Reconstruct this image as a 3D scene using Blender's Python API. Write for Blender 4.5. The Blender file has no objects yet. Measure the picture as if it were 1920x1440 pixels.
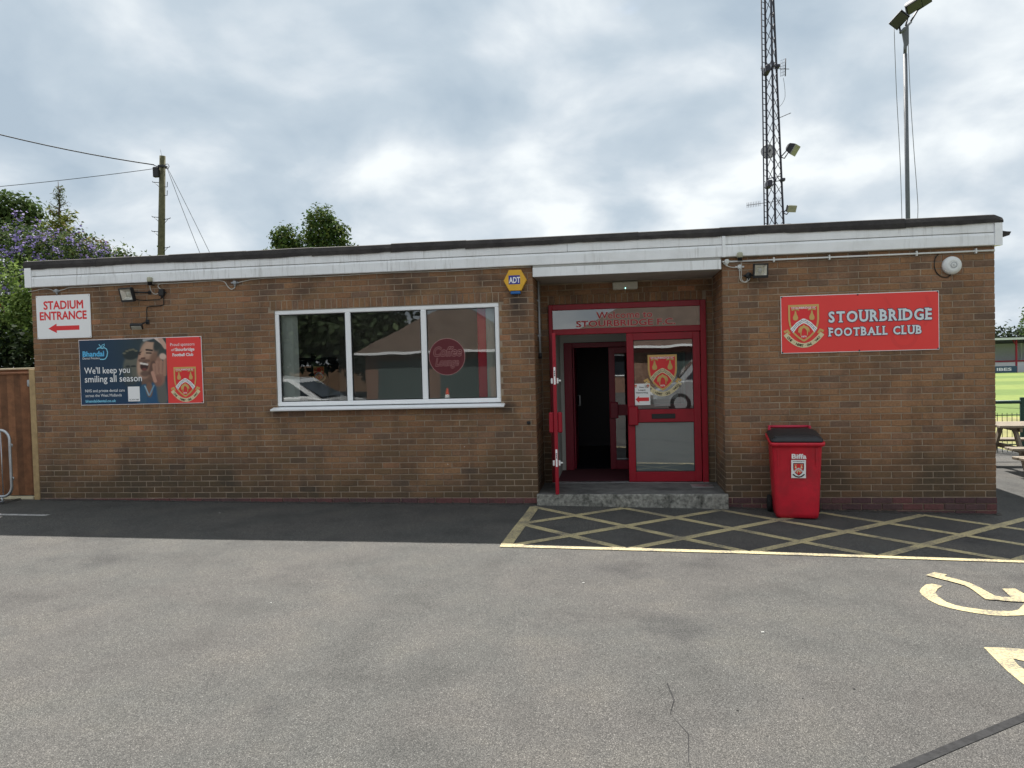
import bpy, bmesh, math, random
import numpy as np
from mathutils import Vector, Matrix
R = math.radians
random.seed(7)
rng = np.random.default_rng(11)
SC = bpy.context.scene
COL = SC.collection

# ------------------------------------------------------------------ camera
cam_d = bpy.data.cameras.new('camera')
cam = bpy.data.objects.new('camera', cam_d)
COL.objects.link(cam)
_yaw, _pitch, _roll = -0.136717, 0.028856, -0.026123
_f = Vector((math.sin(_yaw)*math.cos(_pitch), math.cos(_yaw)*math.cos(_pitch), -math.sin(_pitch)))
_r = Vector((math.cos(_yaw), -math.sin(_yaw), 0))
_u = _r.cross(_f)
_rr = math.cos(_roll)*_r + math.sin(_roll)*_u
_uu = -math.sin(_roll)*_r + math.cos(_roll)*_u
cam.matrix_world = Matrix(((_rr.x, _uu.x, -_f.x, 7.779), (_rr.y, _uu.y, -_f.y, -9.110),
                           (_rr.z, _uu.z, -_f.z, 1.8238), (0, 0, 0, 1)))
cam_d.sensor_fit = 'HORIZONTAL'
cam_d.sensor_width = 36.0
cam_d.lens = 26.153
cam_d.clip_start = 0.05
cam_d.clip_end = 2000
SC.camera = cam

# ------------------------------------------------------------------ light
SUN_DIR = Vector((-0.22, 0.602, 1.0)).normalized()          # towards the sun
ELEV = math.asin(SUN_DIR.z)
sun_d = bpy.data.lights.new('sun', 'SUN')
sun_d.energy = 5.0
sun_d.angle = R(0.6)
sun_d.color = (1.0, 0.955, 0.89)
sun = bpy.data.objects.new('sun', sun_d)
COL.objects.link(sun)
sun.rotation_euler = (-SUN_DIR).to_track_quat('-Z', 'Y').to_euler()
sun.location = (0, 0, 30)

world = bpy.data.worlds.new('World')
SC.world = world
world.use_nodes = True
wn = world.node_tree.nodes
wl = world.node_tree.links
wn.clear()
def WN(t, **k):
    n = wn.new(t)
    for a, b in k.items():
        setattr(n, a, b)
    return n
w_out = WN('ShaderNodeOutputWorld')
w_bg = WN('ShaderNodeBackground')
w_bg.inputs['Strength'].default_value = 0.1
sky = WN('ShaderNodeTexSky', sky_type='NISHITA', sun_disc=False)
sky.sun_elevation = ELEV
sky.sun_rotation = math.atan2(SUN_DIR.x, SUN_DIR.y)
sky.air_density = 1.0
sky.dust_density = 2.0
w_geo = WN('ShaderNodeTexCoord')
sep = WN('ShaderNodeSeparateXYZ')
wl.new(w_geo.outputs['Generated'], sep.inputs[0])
zmax = WN('ShaderNodeMath', operation='MAXIMUM')
wl.new(sep.outputs['Z'], zmax.inputs[0]); zmax.inputs[1].default_value = 0.0
zadd = WN('ShaderNodeMath', operation='ADD')
wl.new(zmax.outputs[0], zadd.inputs[0]); zadd.inputs[1].default_value = 0.42
vdiv = WN('ShaderNodeVectorMath', operation='DIVIDE')
comb = WN('ShaderNodeCombineXYZ')
for i in range(3):
    wl.new(zadd.outputs[0], comb.inputs[i])
wl.new(w_geo.outputs['Generated'], vdiv.inputs[0]); wl.new(comb.outputs[0], vdiv.inputs[1])
def cloud_noise(scale, detail, rough, off, dist=0.0):
    m = WN('ShaderNodeMapping')
    m.inputs['Location'].default_value = off
    m.inputs['Scale'].default_value = (-1.0, 1.0, 0.0)
    wl.new(vdiv.outputs[0], m.inputs['Vector'])
    n = WN('ShaderNodeTexNoise')
    n.inputs['Scale'].default_value = scale
    n.inputs['Detail'].default_value = detail
    n.inputs['Roughness'].default_value = rough
    n.inputs['Distortion'].default_value = dist
    wl.new(m.outputs[0], n.inputs['Vector'])
    return n
def wramp(src, stops):
    r = WN('ShaderNodeValToRGB')
    cr = r.color_ramp
    while len(cr.elements) < len(stops):
        cr.elements.new(0.5)
    for e, (p, c) in zip(cr.elements, stops):
        e.position = p
        e.color = (*c, 1) if len(c) == 3 else c
    wl.new(src, r.inputs[0])
    return r
n_big = cloud_noise(1.3, 2.0, 0.5, (4.3, 1.7, 0))
n_med = cloud_noise(3.6, 6.0, 0.5, (1.2, 8.4, 0), 0.2)
mixn = WN('ShaderNodeMath', operation='MULTIPLY_ADD')
wl.new(n_big.outputs[0], mixn.inputs[0]); mixn.inputs[1].default_value = 0.55
half = WN('ShaderNodeMath', operation='MULTIPLY')
wl.new(n_med.outputs[0], half.inputs[0]); half.inputs[1].default_value = 0.55
wl.new(half.outputs[0], mixn.inputs[2])
CLOUD_STOPS = [(0.41, (3.2, 3.9, 4.6)), (0.49, (3.95, 4.6, 5.2)), (0.55, (5.0, 5.5, 5.95)), (0.62, (6.7, 7.05, 7.2))]
cl = wramp(mixn.outputs[0], [(p, (r/11.5, g/11.5, b/11.5)) for p, (r, g, b) in CLOUD_STOPS])
cl8 = WN('ShaderNodeVectorMath', operation='SCALE')
wl.new(cl.outputs[0], cl8.inputs[0]); cl8.inputs['Scale'].default_value = 8.0
n_hole = cloud_noise(2.2, 5.0, 0.5, (7.7, 3.1, 0))
hole = wramp(n_hole.outputs[0], [(0.62, (1, 1, 1)), (0.74, (0.25, 0.25, 0.25))])
w_mix = WN('ShaderNodeMix', data_type='RGBA')
wl.new(hole.outputs[0], w_mix.inputs[0])
wl.new(sky.outputs[0], w_mix.inputs[6]); wl.new(cl8.outputs[0], w_mix.inputs[7])
wl.new(w_mix.outputs[2], w_bg.inputs['Color'])
wl.new(w_bg.outputs[0], w_out.inputs[0])

SC.view_settings.view_transform = 'Standard'
SC.view_settings.look = 'None'
SC.view_settings.gamma = 1.0
SC.view_settings.use_curve_mapping = False
SC.view_settings.exposure = 1.05
SC.cycles.use_denoising = True
SC.cycles.max_bounces = 8
SC.cycles.transparent_max_bounces = 24

# ------------------------------------------------------------------ materials
MATS = {}
def lin(r, g, b):
    def c(v):
        v /= 255.0
        return v/12.92 if v <= 0.04045 else ((v+0.055)/1.055)**2.4
    return (c(r), c(g), c(b))
def mat(name, color=(.5, .5, .5), rough=.6, metal=0.0, spec=.4, vary=0.0, vscale=6.0, bump=0.0, bscale=60.0,
        streak=0.0, sscale=(18, 18, 1.2), scol=(.12, .11, .1), attr=None, coat=0.0, trans=0.0, emit=None, estr=0.0, grime=0.0, gscale=3.0, gcol=(.06, .055, .05)):
    """Principled material; vary = colour variation, streak = stains that run down, grime = blotchy dirt"""
    m = bpy.data.materials.new(name)
    m.use_nodes = True
    nt = m.node_tree
    N, L = nt.nodes, nt.links
    b = N['Principled BSDF']
    b.inputs['Roughness'].default_value = rough
    b.inputs['Metallic'].default_value = metal
    b.inputs['Specular IOR Level'].default_value = spec
    b.inputs['Coat Weight'].default_value = coat
    b.inputs['Base Color'].default_value = (*color, 1)
    if emit:
        b.inputs['Emission Color'].default_value = (*emit, 1)
        b.inputs['Emission Strength'].default_value = estr
    geo = N.new('ShaderNodeNewGeometry')
    cur = None
    if attr:
        a = N.new('ShaderNodeAttribute'); a.attribute_name = attr
        cur = a.outputs['Color']
    def noise(scale, detail=6, rg=.6, vec=None):
        n = N.new('ShaderNodeTexNoise')
        n.inputs['Scale'].default_value = scale
        n.inputs['Detail'].default_value = detail
        n.inputs['Roughness'].default_value = rg
        L.new(vec or geo.outputs['Position'], n.inputs['Vector'])
        return n.outputs[0]
    def ramp(src, p0, p1, c0=(0, 0, 0), c1=(1, 1, 1)):
        r = N.new('ShaderNodeValToRGB')
        r.color_ramp.elements[0].position = p0; r.color_ramp.elements[1].position = p1
        r.color_ramp.elements[0].color = (*c0, 1); r.color_ramp.elements[1].color = (*c1, 1)
        L.new(src, r.inputs[0])
        return r.outputs[0]
    def mix(fac, a, bcol, mode='MIX'):
        x = N.new('ShaderNodeMix'); x.data_type = 'RGBA'; x.blend_type = mode
        for sock, val in ((x.inputs[0], fac), (x.inputs[6], a), (x.inputs[7], bcol)):
            if hasattr(val, 'is_output'):
                L.new(val, sock)
            elif isinstance(val, (int, float)):
                sock.default_value = val
            else:
                sock.default_value = (*val, 1)
        return x.outputs[2]
    if vary:
        v = ramp(noise(vscale), .3, .7, (1-vary,)*3, (1+vary,)*3)
        cur = mix(1.0, cur if cur else color, v, 'MULTIPLY')
    if streak:
        mp = N.new('ShaderNodeMapping'); mp.inputs['Scale'].default_value = sscale
        L.new(geo.outputs['Position'], mp.inputs['Vector'])
        s = ramp(noise(1.0, 5, .65, mp.outputs[0]), .52, .78, (0, 0, 0), (streak,)*3)
        g = ramp(noise(.8, 3), .4, .65)
        s2 = mix(1.0, s, g, 'MULTIPLY')
        cur = mix(s2, cur if cur else color, scol)
    if grime:
        g = ramp(noise(gscale, 8, .65), .48, .72, (0, 0, 0), (grime,)*3)
        cur = mix(g, cur if cur else color, gcol)
    if cur:
        L.new(cur, b.inputs['Base Color'])
    if bump:
        bn = N.new('ShaderNodeBump'); bn.inputs['Strength'].default_value = bump; bn.inputs['Distance'].default_value = .01
        L.new(noise(bscale, 4), bn.inputs['Height'])
        L.new(bn.outputs[0], b.inputs['Normal'])
    if trans:
        tr = N.new('ShaderNodeBsdfTranslucent')
        if cur:
            L.new(cur, tr.inputs[0])
        else:
            tr.inputs[0].default_value = (*color, 1)
        mx = N.new('ShaderNodeMixShader'); mx.inputs[0].default_value = trans
        L.new(b.outputs[0], mx.inputs[1]); L.new(tr.outputs[0], mx.inputs[2])
        L.new(mx.outputs[0], N['Material Output'].inputs[0])
    MATS[name] = m
    return m
def glass(name, tint=(.86, .9, .88), ior=1.5, boost=1.0, rough=0.0):
    """thin pane: Fresnel mirror over a tinted see-through sheet"""
    m = bpy.data.materials.new(name); m.use_nodes = True
    N, L = m.node_tree.nodes, m.node_tree.links
    N.remove(N['Principled BSDF'])
    fr = N.new('ShaderNodeFresnel'); fr.inputs[0].default_value = ior
    mu = N.new('ShaderNodeMath'); mu.operation = 'MULTIPLY'; mu.use_clamp = True
    L.new(fr.outputs[0], mu.inputs[0]); mu.inputs[1].default_value = boost
    t = N.new('ShaderNodeBsdfTransparent'); t.inputs[0].default_value = (*tint, 1)
    tc = N.new('ShaderNodeNewGeometry'); nz = N.new('ShaderNodeTexNoise'); nz.inputs['Scale'].default_value = 2.2; nz.inputs['Detail'].default_value = 1.0
    L.new(tc.outputs['Position'], nz.inputs['Vector'])
    bp = N.new('ShaderNodeBump'); bp.inputs['Strength'].default_value = .12; bp.inputs['Distance'].default_value = .004
    L.new(nz.outputs[0], bp.inputs['Height'])
    g = N.new('ShaderNodeBsdfGlossy'); L.new(bp.outputs[0], g.inputs['Normal']); g.inputs['Roughness'].default_value = rough; g.inputs[0].default_value = (.95, .97, .98, 1)
    mx = N.new('ShaderNodeMixShader')
    L.new(mu.outputs[0], mx.inputs[0]); L.new(t.outputs[0], mx.inputs[1]); L.new(g.outputs[0], mx.inputs[2])
    L.new(mx.outputs[0], N['Material Output'].inputs[0])
    MATS[name] = m
    return m

# ------------------------------------------------------------------ mesh builder
class MB:
    def __init__(s):
        s.v, s.f, s.m, s.sm = [], [], [], []
    def add(s, verts, faces, mi=0, smooth=False):
        o = len(s.v)
        s.v += [tuple(p) for p in verts]
        for f in faces:
            s.f.append(tuple(i+o for i in f)); s.m.append(mi); s.sm.append(smooth)
        return s
    def box(s, x0, x1, y0, y1, z0, z1, mi=0, M=None, ch=0.0):
        if ch:
            return s.cbox(x0, x1, y0, y1, z0, z1, ch, mi, M)
        v = [(x0, y0, z0), (x1, y0, z0), (x1, y1, z0), (x0, y1, z0), (x0, y0, z1), (x1, y0, z1), (x1, y1, z1), (x0, y1, z1)]
        if M is not None:
            v = [M @ Vector(p) for p in v]
        return s.add(v, [(3, 2, 1, 0), (4, 5, 6, 7), (0, 1, 5, 4), (1, 2, 6, 5), (2, 3, 7, 6), (3, 0, 4, 7)], mi)
    def cbox(s, x0, x1, y0, y1, z0, z1, c, mi=0, M=None):
        """box with chamfered edges"""
        bm = bmesh.new()
        bmesh.ops.create_cube(bm, size=1.0)
        for p in bm.verts:
            p.co = ((x0+x1)/2+p.co.x*(x1-x0), (y0+y1)/2+p.co.y*(y1-y0), (z0+z1)/2+p.co.z*(z1-z0))
        bmesh.ops.bevel(bm, geom=bm.edges[:], offset=c, segments=1, affect='EDGES', profile=.5)
        bm.verts.index_update()
        v = [p.co.copy() for p in bm.verts]
        if M is not None:
            v = [M @ p for p in v]
        f = [[q.index for q in fc.verts] for fc in bm.faces]
        bm.free()
        return s.add(v, f, mi)
    def tube(s, pts, r, n=8, mi=0, caps=True, r1=None, smooth=True):
        pts = [Vector(p) for p in pts]
        vs, fs = [], []
        k = len(pts)
        prev = None
        for i, p in enumerate(pts):
            d = (pts[min(i+1, k-1)]-pts[max(i-1, 0)]).normalized()
            if prev is None:
                a = d.cross(Vector((0, 0, 1)))
                if a.length < 1e-3:
                    a = d.cross(Vector((1, 0, 0)))
            else:
                a = prev - d*prev.dot(d)
            a.normalize(); prev = a
            b = d.cross(a)
            rad = r if r1 is None else r+(r1-r)*i/(k-1)
            for j in range(n):
                t = 2*math.pi*j/n
                vs.append(p+rad*(a*math.cos(t)+b*math.sin(t)))
        for i in range(k-1):
            for j in range(n):
                j2 = (j+1) % n
                fs.append((i*n+j, i*n+j2, (i+1)*n+j2, (i+1)*n+j))
        s.add(vs, fs, mi, smooth)
        if caps:
            o = len(s.v)-len(vs)
            s.f.append(tuple(o+j for j in reversed(range(n)))); s.m.append(mi); s.sm.append(False)
            s.f.append(tuple(o+(k-1)*n+j for j in range(n))); s.m.append(mi); s.sm.append(False)
        return s
    def lathe(s, prof, n=24, M=None, mi=0, smooth=True):
        """profile (r, h) turned about local z"""
        vs, fs = [], []
        for r, h in prof:
            for j in range(n):
                t = 2*math.pi*j/n
                vs.append(Vector((r*math.cos(t), r*math.sin(t), h)))
        k = len(prof)
        for i in range(k-1):
            for j in range(n):
                j2 = (j+1) % n
                fs.append((i*n+j, i*n+j2, (i+1)*n+j2, (i+1)*n+j))
        fs.append(tuple(reversed(range(n)))); fs.append(tuple((k-1)*n+j for j in range(n)))
        if M is not None:
            vs = [M @ p for p in vs]
        return s.add(vs, fs, mi, smooth)
    def prism(s, poly, fn, d0, d1, mi=0):
        """2-D polygon (a, b) extruded from d0 to d1; fn(a, b, d) gives the 3-D point"""
        n = len(poly)
        vs = [fn(a, b, d0) for a, b in poly]+[fn(a, b, d1) for a, b in poly]
        fs = [tuple(reversed(range(n))), tuple(range(n, 2*n))]+[(i, (i+1) % n, n+(i+1) % n, n+i) for i in range(n)]
        return s.add(vs, fs, mi)
    def build(s, name, mats, parent=None, kind=None, auto=None):
        me = bpy.data.meshes.new(name)
        org = world_loc(parent)
        me.from_pydata([(p[0]-org[0], p[1]-org[1], p[2]-org[2]) for p in s.v], [], s.f)
        if not isinstance(mats, (list, tuple)):
            mats = [mats]
        for m in mats:
            me.materials.append(MATS[m] if isinstance(m, str) else m)
        me.polygons.foreach_set('material_index', s.m)
        me.polygons.foreach_set('use_smooth', s.sm)
        bm = bmesh.new(); bm.from_mesh(me)
        bmesh.ops.recalc_face_normals(bm, faces=bm.faces[:])
        bm.to_mesh(me); bm.free()
        return link(name, me, parent, kind)
def world_loc(o):
    p = Vector((0, 0, 0))
    while o is not None:
        p += o.location
        o = o.parent
    return p
def link(name, me, parent=None, kind=None):
    o = bpy.data.objects.new(name, me)
    COL.objects.link(o)
    o.parent = parent
    if kind:
        o['kind'] = kind
    return o
def thing(name, label, cat, loc=(0, 0, 0), group=None):
    o = bpy.data.objects.new(name, None)
    COL.objects.link(o)
    o.location = loc
    o.empty_display_size = .2
    tag(o, label, cat, group)
    return o
def tag(o, label, cat, group=None):
    o['label'] = label; o['category'] = cat
    if group:
        o['group'] = group
    return o
def copy_tree(o, parent=None):
    c = o.copy()
    COL.objects.link(c)
    c.parent = parent
    for ch in list(o.children):
        copy_tree(ch, c)
    return c

# ------------------------------------------------------------------ flat print on a panel
class Frame:
    def __init__(s, o, u=(1, 0, 0), v=(0, 0, 1)):
        s.o, s.u, s.v = Vector(o), Vector(u).normalized(), Vector(v).normalized()
        s.n = s.u.cross(s.v).normalized()
    def pt(s, a, b, d=0.0):
        return s.o+s.u*a+s.v*b+s.n*d
_txt = {}
def text2d(t, bold=0.0, shear=0.0, space=1.0):
    key = (t, bold, shear, space)
    if key not in _txt:
        cu = bpy.data.curves.new('t', 'FONT')
        cu.body = t; cu.size = 1.0; cu.shear = shear; cu.space_character = space
        cu.resolution_u = 3
        ob = bpy.data.objects.new('t', cu)
        COL.objects.link(ob)
        bpy.context.view_layer.update()
        dg = bpy.context.evaluated_depsgraph_get()
        me = bpy.data.meshes.new_from_object(ob.evaluated_get(dg))
        v0 = [(p.co.x, p.co.y) for p in me.vertices]
        f0 = [tuple(p.vertices) for p in me.polygons]
        shifts = [(0, 0)]
        if bold > .004:                            # heavier weight: the letter printed over itself
            shifts += [(bold*math.cos(a_), bold*math.sin(a_)) for a_ in (.0, .785, 1.571, 2.356, 3.142, 3.927, 4.712, 5.498)]
        vs, fs = [], []
        for k_, (dx_, dy_) in enumerate(shifts):
            o_ = len(vs)
            vs += [(x_+dx_, y_+dy_, k_*.00002) for x_, y_ in v0]
            fs += [tuple(i_+o_ for i_ in q_) for q_ in f0]
        bpy.data.objects.remove(ob); bpy.data.curves.remove(cu); bpy.data.meshes.remove(me)
        _txt[key] = (vs, fs)
    return _txt[key]
class Flat(MB):
    """thin print, each layer a fraction of a millimetre above the last"""
    def __init__(s, frame, step=0.0004, base=0.0004):
        super().__init__()
        s.fr, s.step, s.base, s.k, s.mats = frame, step, base, 0, []
    def mi(s, m):
        if m not in s.mats:
            s.mats.append(m)
        return s.mats.index(m)
    def layer(s, n=1):
        s.k += n
        return s.base+s.k*s.step
    def poly(s, pts, m, d=None):
        d = s.layer() if d is None else d
        s.add([s.fr.pt(a, b, d) for a, b in pts], [tuple(range(len(pts)))], s.mi(m))
    def rect(s, a0, a1, b0, b1, m, d=None):
        s.poly([(a0, b0), (a1, b0), (a1, b1), (a0, b1)], m, d)
    def disc(s, a, b, r, m, n=40, d=None, ry=None):
        s.poly([(a+r*math.cos(2*math.pi*i/n), b+(ry or r)*math.sin(2*math.pi*i/n)) for i in range(n)], m, d)
    def ring(s, a, b, r0, r1, m, n=40, t0=0, t1=2*math.pi, d=None):
        d = s.layer() if d is None else d
        P = [s.fr.pt(a+r*math.cos(t0+(t1-t0)*i/n), b+r*math.sin(t0+(t1-t0)*i/n), d) for i in range(n+1) for r in (r0, r1)]
        s.add(P, [(2*i, 2*i+1, 2*i+3, 2*i+2) for i in range(n)], s.mi(m))
    def stroke(s, pts, w, m, d=None, w1=None):
        d = s.layer() if d is None else d
        P = [Vector(p) for p in pts]
        out = []
        for i, p in enumerate(P):
            t = (P[min(i+1, len(P)-1)]-P[max(i-1, 0)]).normalized()
            nn = Vector((-t.y, t.x))
            ww = (w if w1 is None else w+(w1-w)*i/(len(P)-1))/2
            out += [p+nn*ww, p-nn*ww]
        s.add([s.fr.pt(q.x, q.y, d) for q in out], [(2*i, 2*i+1, 2*i+3, 2*i+2) for i in range(len(P)-1)], s.mi(m))
    def text(s, t, a0, a1, b0, b1, m, bold=0.0, shear=0.0, space=1.0, outline=None, ow=0.03, ref=None):
        """fit the words into the box a0..a1 x b0..b1 (None = keep the proportion)"""
        vs, fs = text2d(t, bold, shear, space)
        rv = text2d(ref, bold, shear, space)[0] if ref else vs
        xs = [p[0] for p in vs]; ys = [p[1] for p in rv]
        x0, x1, y0, y1 = min(xs), max(xs), min(ys), max(ys)
        sy = (b1-b0)/(y1-y0)
        sx = (a1-a0)/(x1-x0) if a1 is not None else sy
        if outline:
            ov, of = text2d(t, bold+ow, shear, space)
            d = s.layer()
            s.add([s.fr.pt(a0+(x-x0)*sx, b0+(y-y0)*sy, d+_k) for x, y, _k in ov], of, s.mi(outline))
        d = s.layer()
        s.add([s.fr.pt(a0+(x-x0)*sx, b0+(y-y0)*sy, d+_k) for x, y, _k in vs], fs, s.mi(m))
        return a0+(x1-x0)*sx
    def glyph(s, ch, a, b, h, ang, m, bold=0.02, wide=1.0):
        vs, fs = text2d(ch, bold)
        if not vs:
            return
        xs = [p[0] for p in vs]
        cx = (min(xs)+max(xs))/2
        c, q = math.cos(ang), math.sin(ang)
        d = s.layer(0)
        out = []
        for x, y, _k in vs:
            x = (x-cx)*h/.73*wide; y = y*h/.73
            out.append(s.fr.pt(a+x*c-y*q, b+x*q+y*c, d+s.step))
        s.add(out, fs, s.mi(m))
    def done(s, name, parent, kind=None):
        return s.build(name, s.mats, parent, kind)

# ------------------------------------------------------------------ material library
mat('mortar', (.31, .24, .175), .92, vary=.28, vscale=5, grime=.35, gscale=1.6, gcol=(.1, .085, .07))
def brick_mat(name, low_dirt):
    m = mat(name, (.2, .13, .09), .9, spec=.15, attr='tint', vary=.22, vscale=45, bump=.35, bscale=140, grime=.62, gscale=1.15, gcol=(.085, .066, .052))
    N, L = m.node_tree.nodes, m.node_tree.links
    b = N['Principled BSDF']
    src = b.inputs['Base Color'].links[0].from_socket
    geo = N.new('ShaderNodeNewGeometry')
    # damp green-black algae creeping up from the ground in uneven tongues
    sx = N.new('ShaderNodeSeparateXYZ'); L.new(geo.outputs['Position'], sx.inputs[0])
    n = N.new('ShaderNodeTexNoise'); n.inputs['Scale'].default_value = 1.3; n.inputs['Detail'].default_value = 6
    L.new(geo.outputs['Position'], n.inputs['Vector'])
    a = N.new('ShaderNodeMath'); a.operation = 'MULTIPLY_ADD'; L.new(n.outputs[0], a.inputs[0]); a.inputs[1].default_value = 2.1
    c = N.new('ShaderNodeMath'); c.operation = 'MULTIPLY'; L.new(sx.outputs['Z'], c.inputs[0]); c.inputs[1].default_value = -1.05
    L.new(c.outputs[0], a.inputs[2])
    r = N.new('ShaderNodeValToRGB'); r.color_ramp.elements[0].position = .12; r.color_ramp.elements[1].position = .75
    r.color_ramp.elements[1].color = (low_dirt,)*3+(1,)
    L.new(a.outputs[0], r.inputs[0])
    x = N.new('ShaderNodeMix'); x.data_type = 'RGBA'
    L.new(r.outputs[0], x.inputs[0]); L.new(src, x.inputs[6]); x.inputs[7].default_value = (.052, .05, .036, 1)
    # dark run-off stains below the roof edge and the odd efflorescence speck
    n2 = N.new('ShaderNodeTexNoise'); n2.inputs['Scale'].default_value = 1.0; n2.inputs['Detail'].default_value = 7; n2.inputs['Roughness'].default_value = .65
    mp = N.new('ShaderNodeMapping'); mp.inputs['Scale'].default_value = (2.6, 2.6, 1.1); mp.inputs['Location'].default_value = (3.1, 0, .4)
    L.new(geo.outputs['Position'], mp.inputs[0]); L.new(mp.outputs[0], n2.inputs['Vector'])
    r2 = N.new('ShaderNodeValToRGB'); r2.color_ramp.elements[0].position = .50; r2.color_ramp.elements[1].position = .70
    r2.color_ramp.elements[1].color = (.62, .62, .62, 1)
    L.new(n2.outputs[0], r2.inputs[0])
    y = N.new('ShaderNodeMix'); y.data_type = 'RGBA'
    L.new(r2.outputs[0], y.inputs[0]); L.new(x.outputs[2], y.inputs[6]); y.inputs[7].default_value = (.055, .047, .042, 1)
    out = y.outputs[2]
    # soot and damp blotches with ragged edges: at the sill ends, under the alarm box, under leaks in the roof edge
    n3 = N.new('ShaderNodeTexNoise'); n3.inputs['Scale'].default_value = 9; n3.inputs['Detail'].default_value = 5; L.new(geo.outputs['Position'], n3.inputs['Vector'])
    for (px_, pz_, rx_, rz_, k_) in ((3.42, 1.27, .16, .11, .75), (6.47, 1.28, .17, .12, .8), (6.60, 2.52, .16, .30, .8), (6.2, 2.84, .30, .12, .6), (3.85, 2.80, .22, .16, .6), (5.3, 2.82, .35, .14, .55), (9.6, 2.70, .40, .14, .5), (6.35, 2.58, .12, .14, .6)):
        vm = N.new('ShaderNodeVectorMath'); vm.operation = 'SUBTRACT'; L.new(geo.outputs['Position'], vm.inputs[0]); vm.inputs[1].default_value = (px_, 0, pz_)
        vs2 = N.new('ShaderNodeVectorMath'); vs2.operation = 'MULTIPLY'; L.new(vm.outputs[0], vs2.inputs[0]); vs2.inputs[1].default_value = (1/rx_, .3, 1/rz_)
        ln = N.new('ShaderNodeVectorMath'); ln.operation = 'LENGTH'; L.new(vs2.outputs[0], ln.inputs[0])
        ad = N.new('ShaderNodeMath'); ad.operation = 'MULTIPLY_ADD'; L.new(n3.outputs[0], ad.inputs[0]); ad.inputs[1].default_value = 1.1; L.new(ln.outputs['Value'], ad.inputs[2])
        r3 = N.new('ShaderNodeValToRGB'); r3.color_ramp.elements[0].position = .45; r3.color_ramp.elements[0].color = (k_, k_, k_, 1); r3.color_ramp.elements[1].position = 1.0; r3.color_ramp.elements[1].color = (0, 0, 0, 1)
        hv = N.new('ShaderNodeMath'); hv.operation = 'MULTIPLY'; hv.inputs[1].default_value = .62; L.new(ad.outputs[0], hv.inputs[0]); L.new(hv.outputs[0], r3.inputs[0])
        z_ = N.new('ShaderNodeMix'); z_.data_type = 'RGBA'; L.new(r3.outputs[0], z_.inputs[0]); L.new(out, z_.inputs[6]); z_.inputs[7].default_value = (.045, .04, .037, 1)
        out = z_.outputs[2]
    # old wall plugs and paint flecks
    vo = N.new('ShaderNodeTexVoronoi'); vo.inputs['Scale'].default_value = 3.4; vo.inputs['Randomness'].default_value = 1.0; L.new(geo.outputs['Position'], vo.inputs['Vector'])
    lt = N.new('ShaderNodeMath'); lt.operation = 'LESS_THAN'; L.new(vo.outputs['Distance'], lt.inputs[0]); lt.inputs[1].default_value = .026
    f_ = N.new('ShaderNodeMix'); f_.data_type = 'RGBA'; L.new(lt.outputs[0], f_.inputs[0]); L.new(out, f_.inputs[6]); f_.inputs[7].default_value = (.5, .46, .42, 1)
    L.new(f_.outputs[2], b.inputs['Base Color'])
    return m
brick_mat('brick', .66)
mat('plinth_brick', (.14, .05, .05), .8, attr='tint', vary=.25, vscale=40, bump=.3, bscale=120, grime=.6, gscale=3, gcol=(.05, .04, .04))
mat('upvc', (.84, .85, .86), .35, vary=.03, streak=.8, sscale=(26, 26, 2.5), scol=(.28, .27, .24), grime=.22, gscale=2.2, gcol=(.35, .34, .3))
mat('upvc_clean', (.86, .87, .88), .3, vary=.02)
mat('gasket', (.012, .012, .013), .6)
mat('felt', (.035, .031, .030), .85, vary=.35, vscale=9, bump=.5, bscale=45, grime=.4, gscale=4, gcol=(.075, .068, .055))
mat('soffit', (.40, .39, .36), .7, vary=.06, grime=.3, gscale=2)
mat('concrete', (.13, .13, .125), .9, vary=.3, vscale=7, bump=.5, bscale=35, grime=.75, gscale=2.5, gcol=(.03, .03, .03))
m = mat('lichen_concrete', (.24, .235, .21), .92, vary=.5, vscale=26, bump=.8, bscale=40, grime=1.0, gscale=8, gcol=(.015, .017, .014), streak=.8, sscale=(9, 9, 9), scol=(.02, .022, .018))
mat('crimson', (.30, .007, .020), .36, spec=.35, vary=.07, vscale=8)
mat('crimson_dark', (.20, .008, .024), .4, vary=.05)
mat('letter_slot', (.012, .015, .018), .35)
mat('white_print', (.86, .86, .86), .45)
mat('black_print', (.015, .015, .017), .5)
mat('dark_blue_print', (.02, .025, .075), .5)
mat('red_print', (.74, .03, .035), .42)
mat('sign_red', (.80, .052, .046), .42, vary=.03, vscale=2)
mat('sign_red_dark', (.755, .048, .044), .42)
mat('gold_print', (.62, .40, .13), .45)
mat('gold_dark', (.40, .22, .05), .45)
mat('cream_print', (.72, .62, .38), .5)
mat('steel', (.42, .43, .44), .42, metal=.85, vary=.12, vscale=10, grime=.25, gscale=6, gcol=(.12, .11, .1))
mat('grey_plastic', (.34, .36, .38), .5, vary=.05)
mat('white_plastic', (.72, .73, .72), .4, vary=.03, grime=.12, gscale=9, gcol=(.3, .29, .25))
mat('black_plastic', (.014, .014, .016), .45, vary=.15)
mat('cable_white', (.58, .57, .53), .55, vary=.08)
mat('cable_black', (.012, .012, .012), .55)
mat('reflector', (.62, .60, .54), .18, metal=.6, vary=.15, vscale=22)
mat('lamp_glass_lens', (.5, .49, .42), .25, vary=.12, vscale=30)
mat('photocell', (.42, .41, .30), .45, vary=.1)
mat('screw_black', (.01, .01, .01), .5)
mat('screw_steel', (.35, .34, .33), .45, metal=.6)
mat('interior_wall', (.72, .72, .70), .8)
mat('cream_wall', (.42, .42, .39), .7)
mat('carpet', (.22, .21, .21), .95)
mat('mat_red', (.07, .012, .02), .95, vary=.25, vscale=90)
mat('blind', (.78, .80, .75), .75, trans=.2)
mat('blind_grey', (.42, .44, .42), .75, trans=.25)
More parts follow.
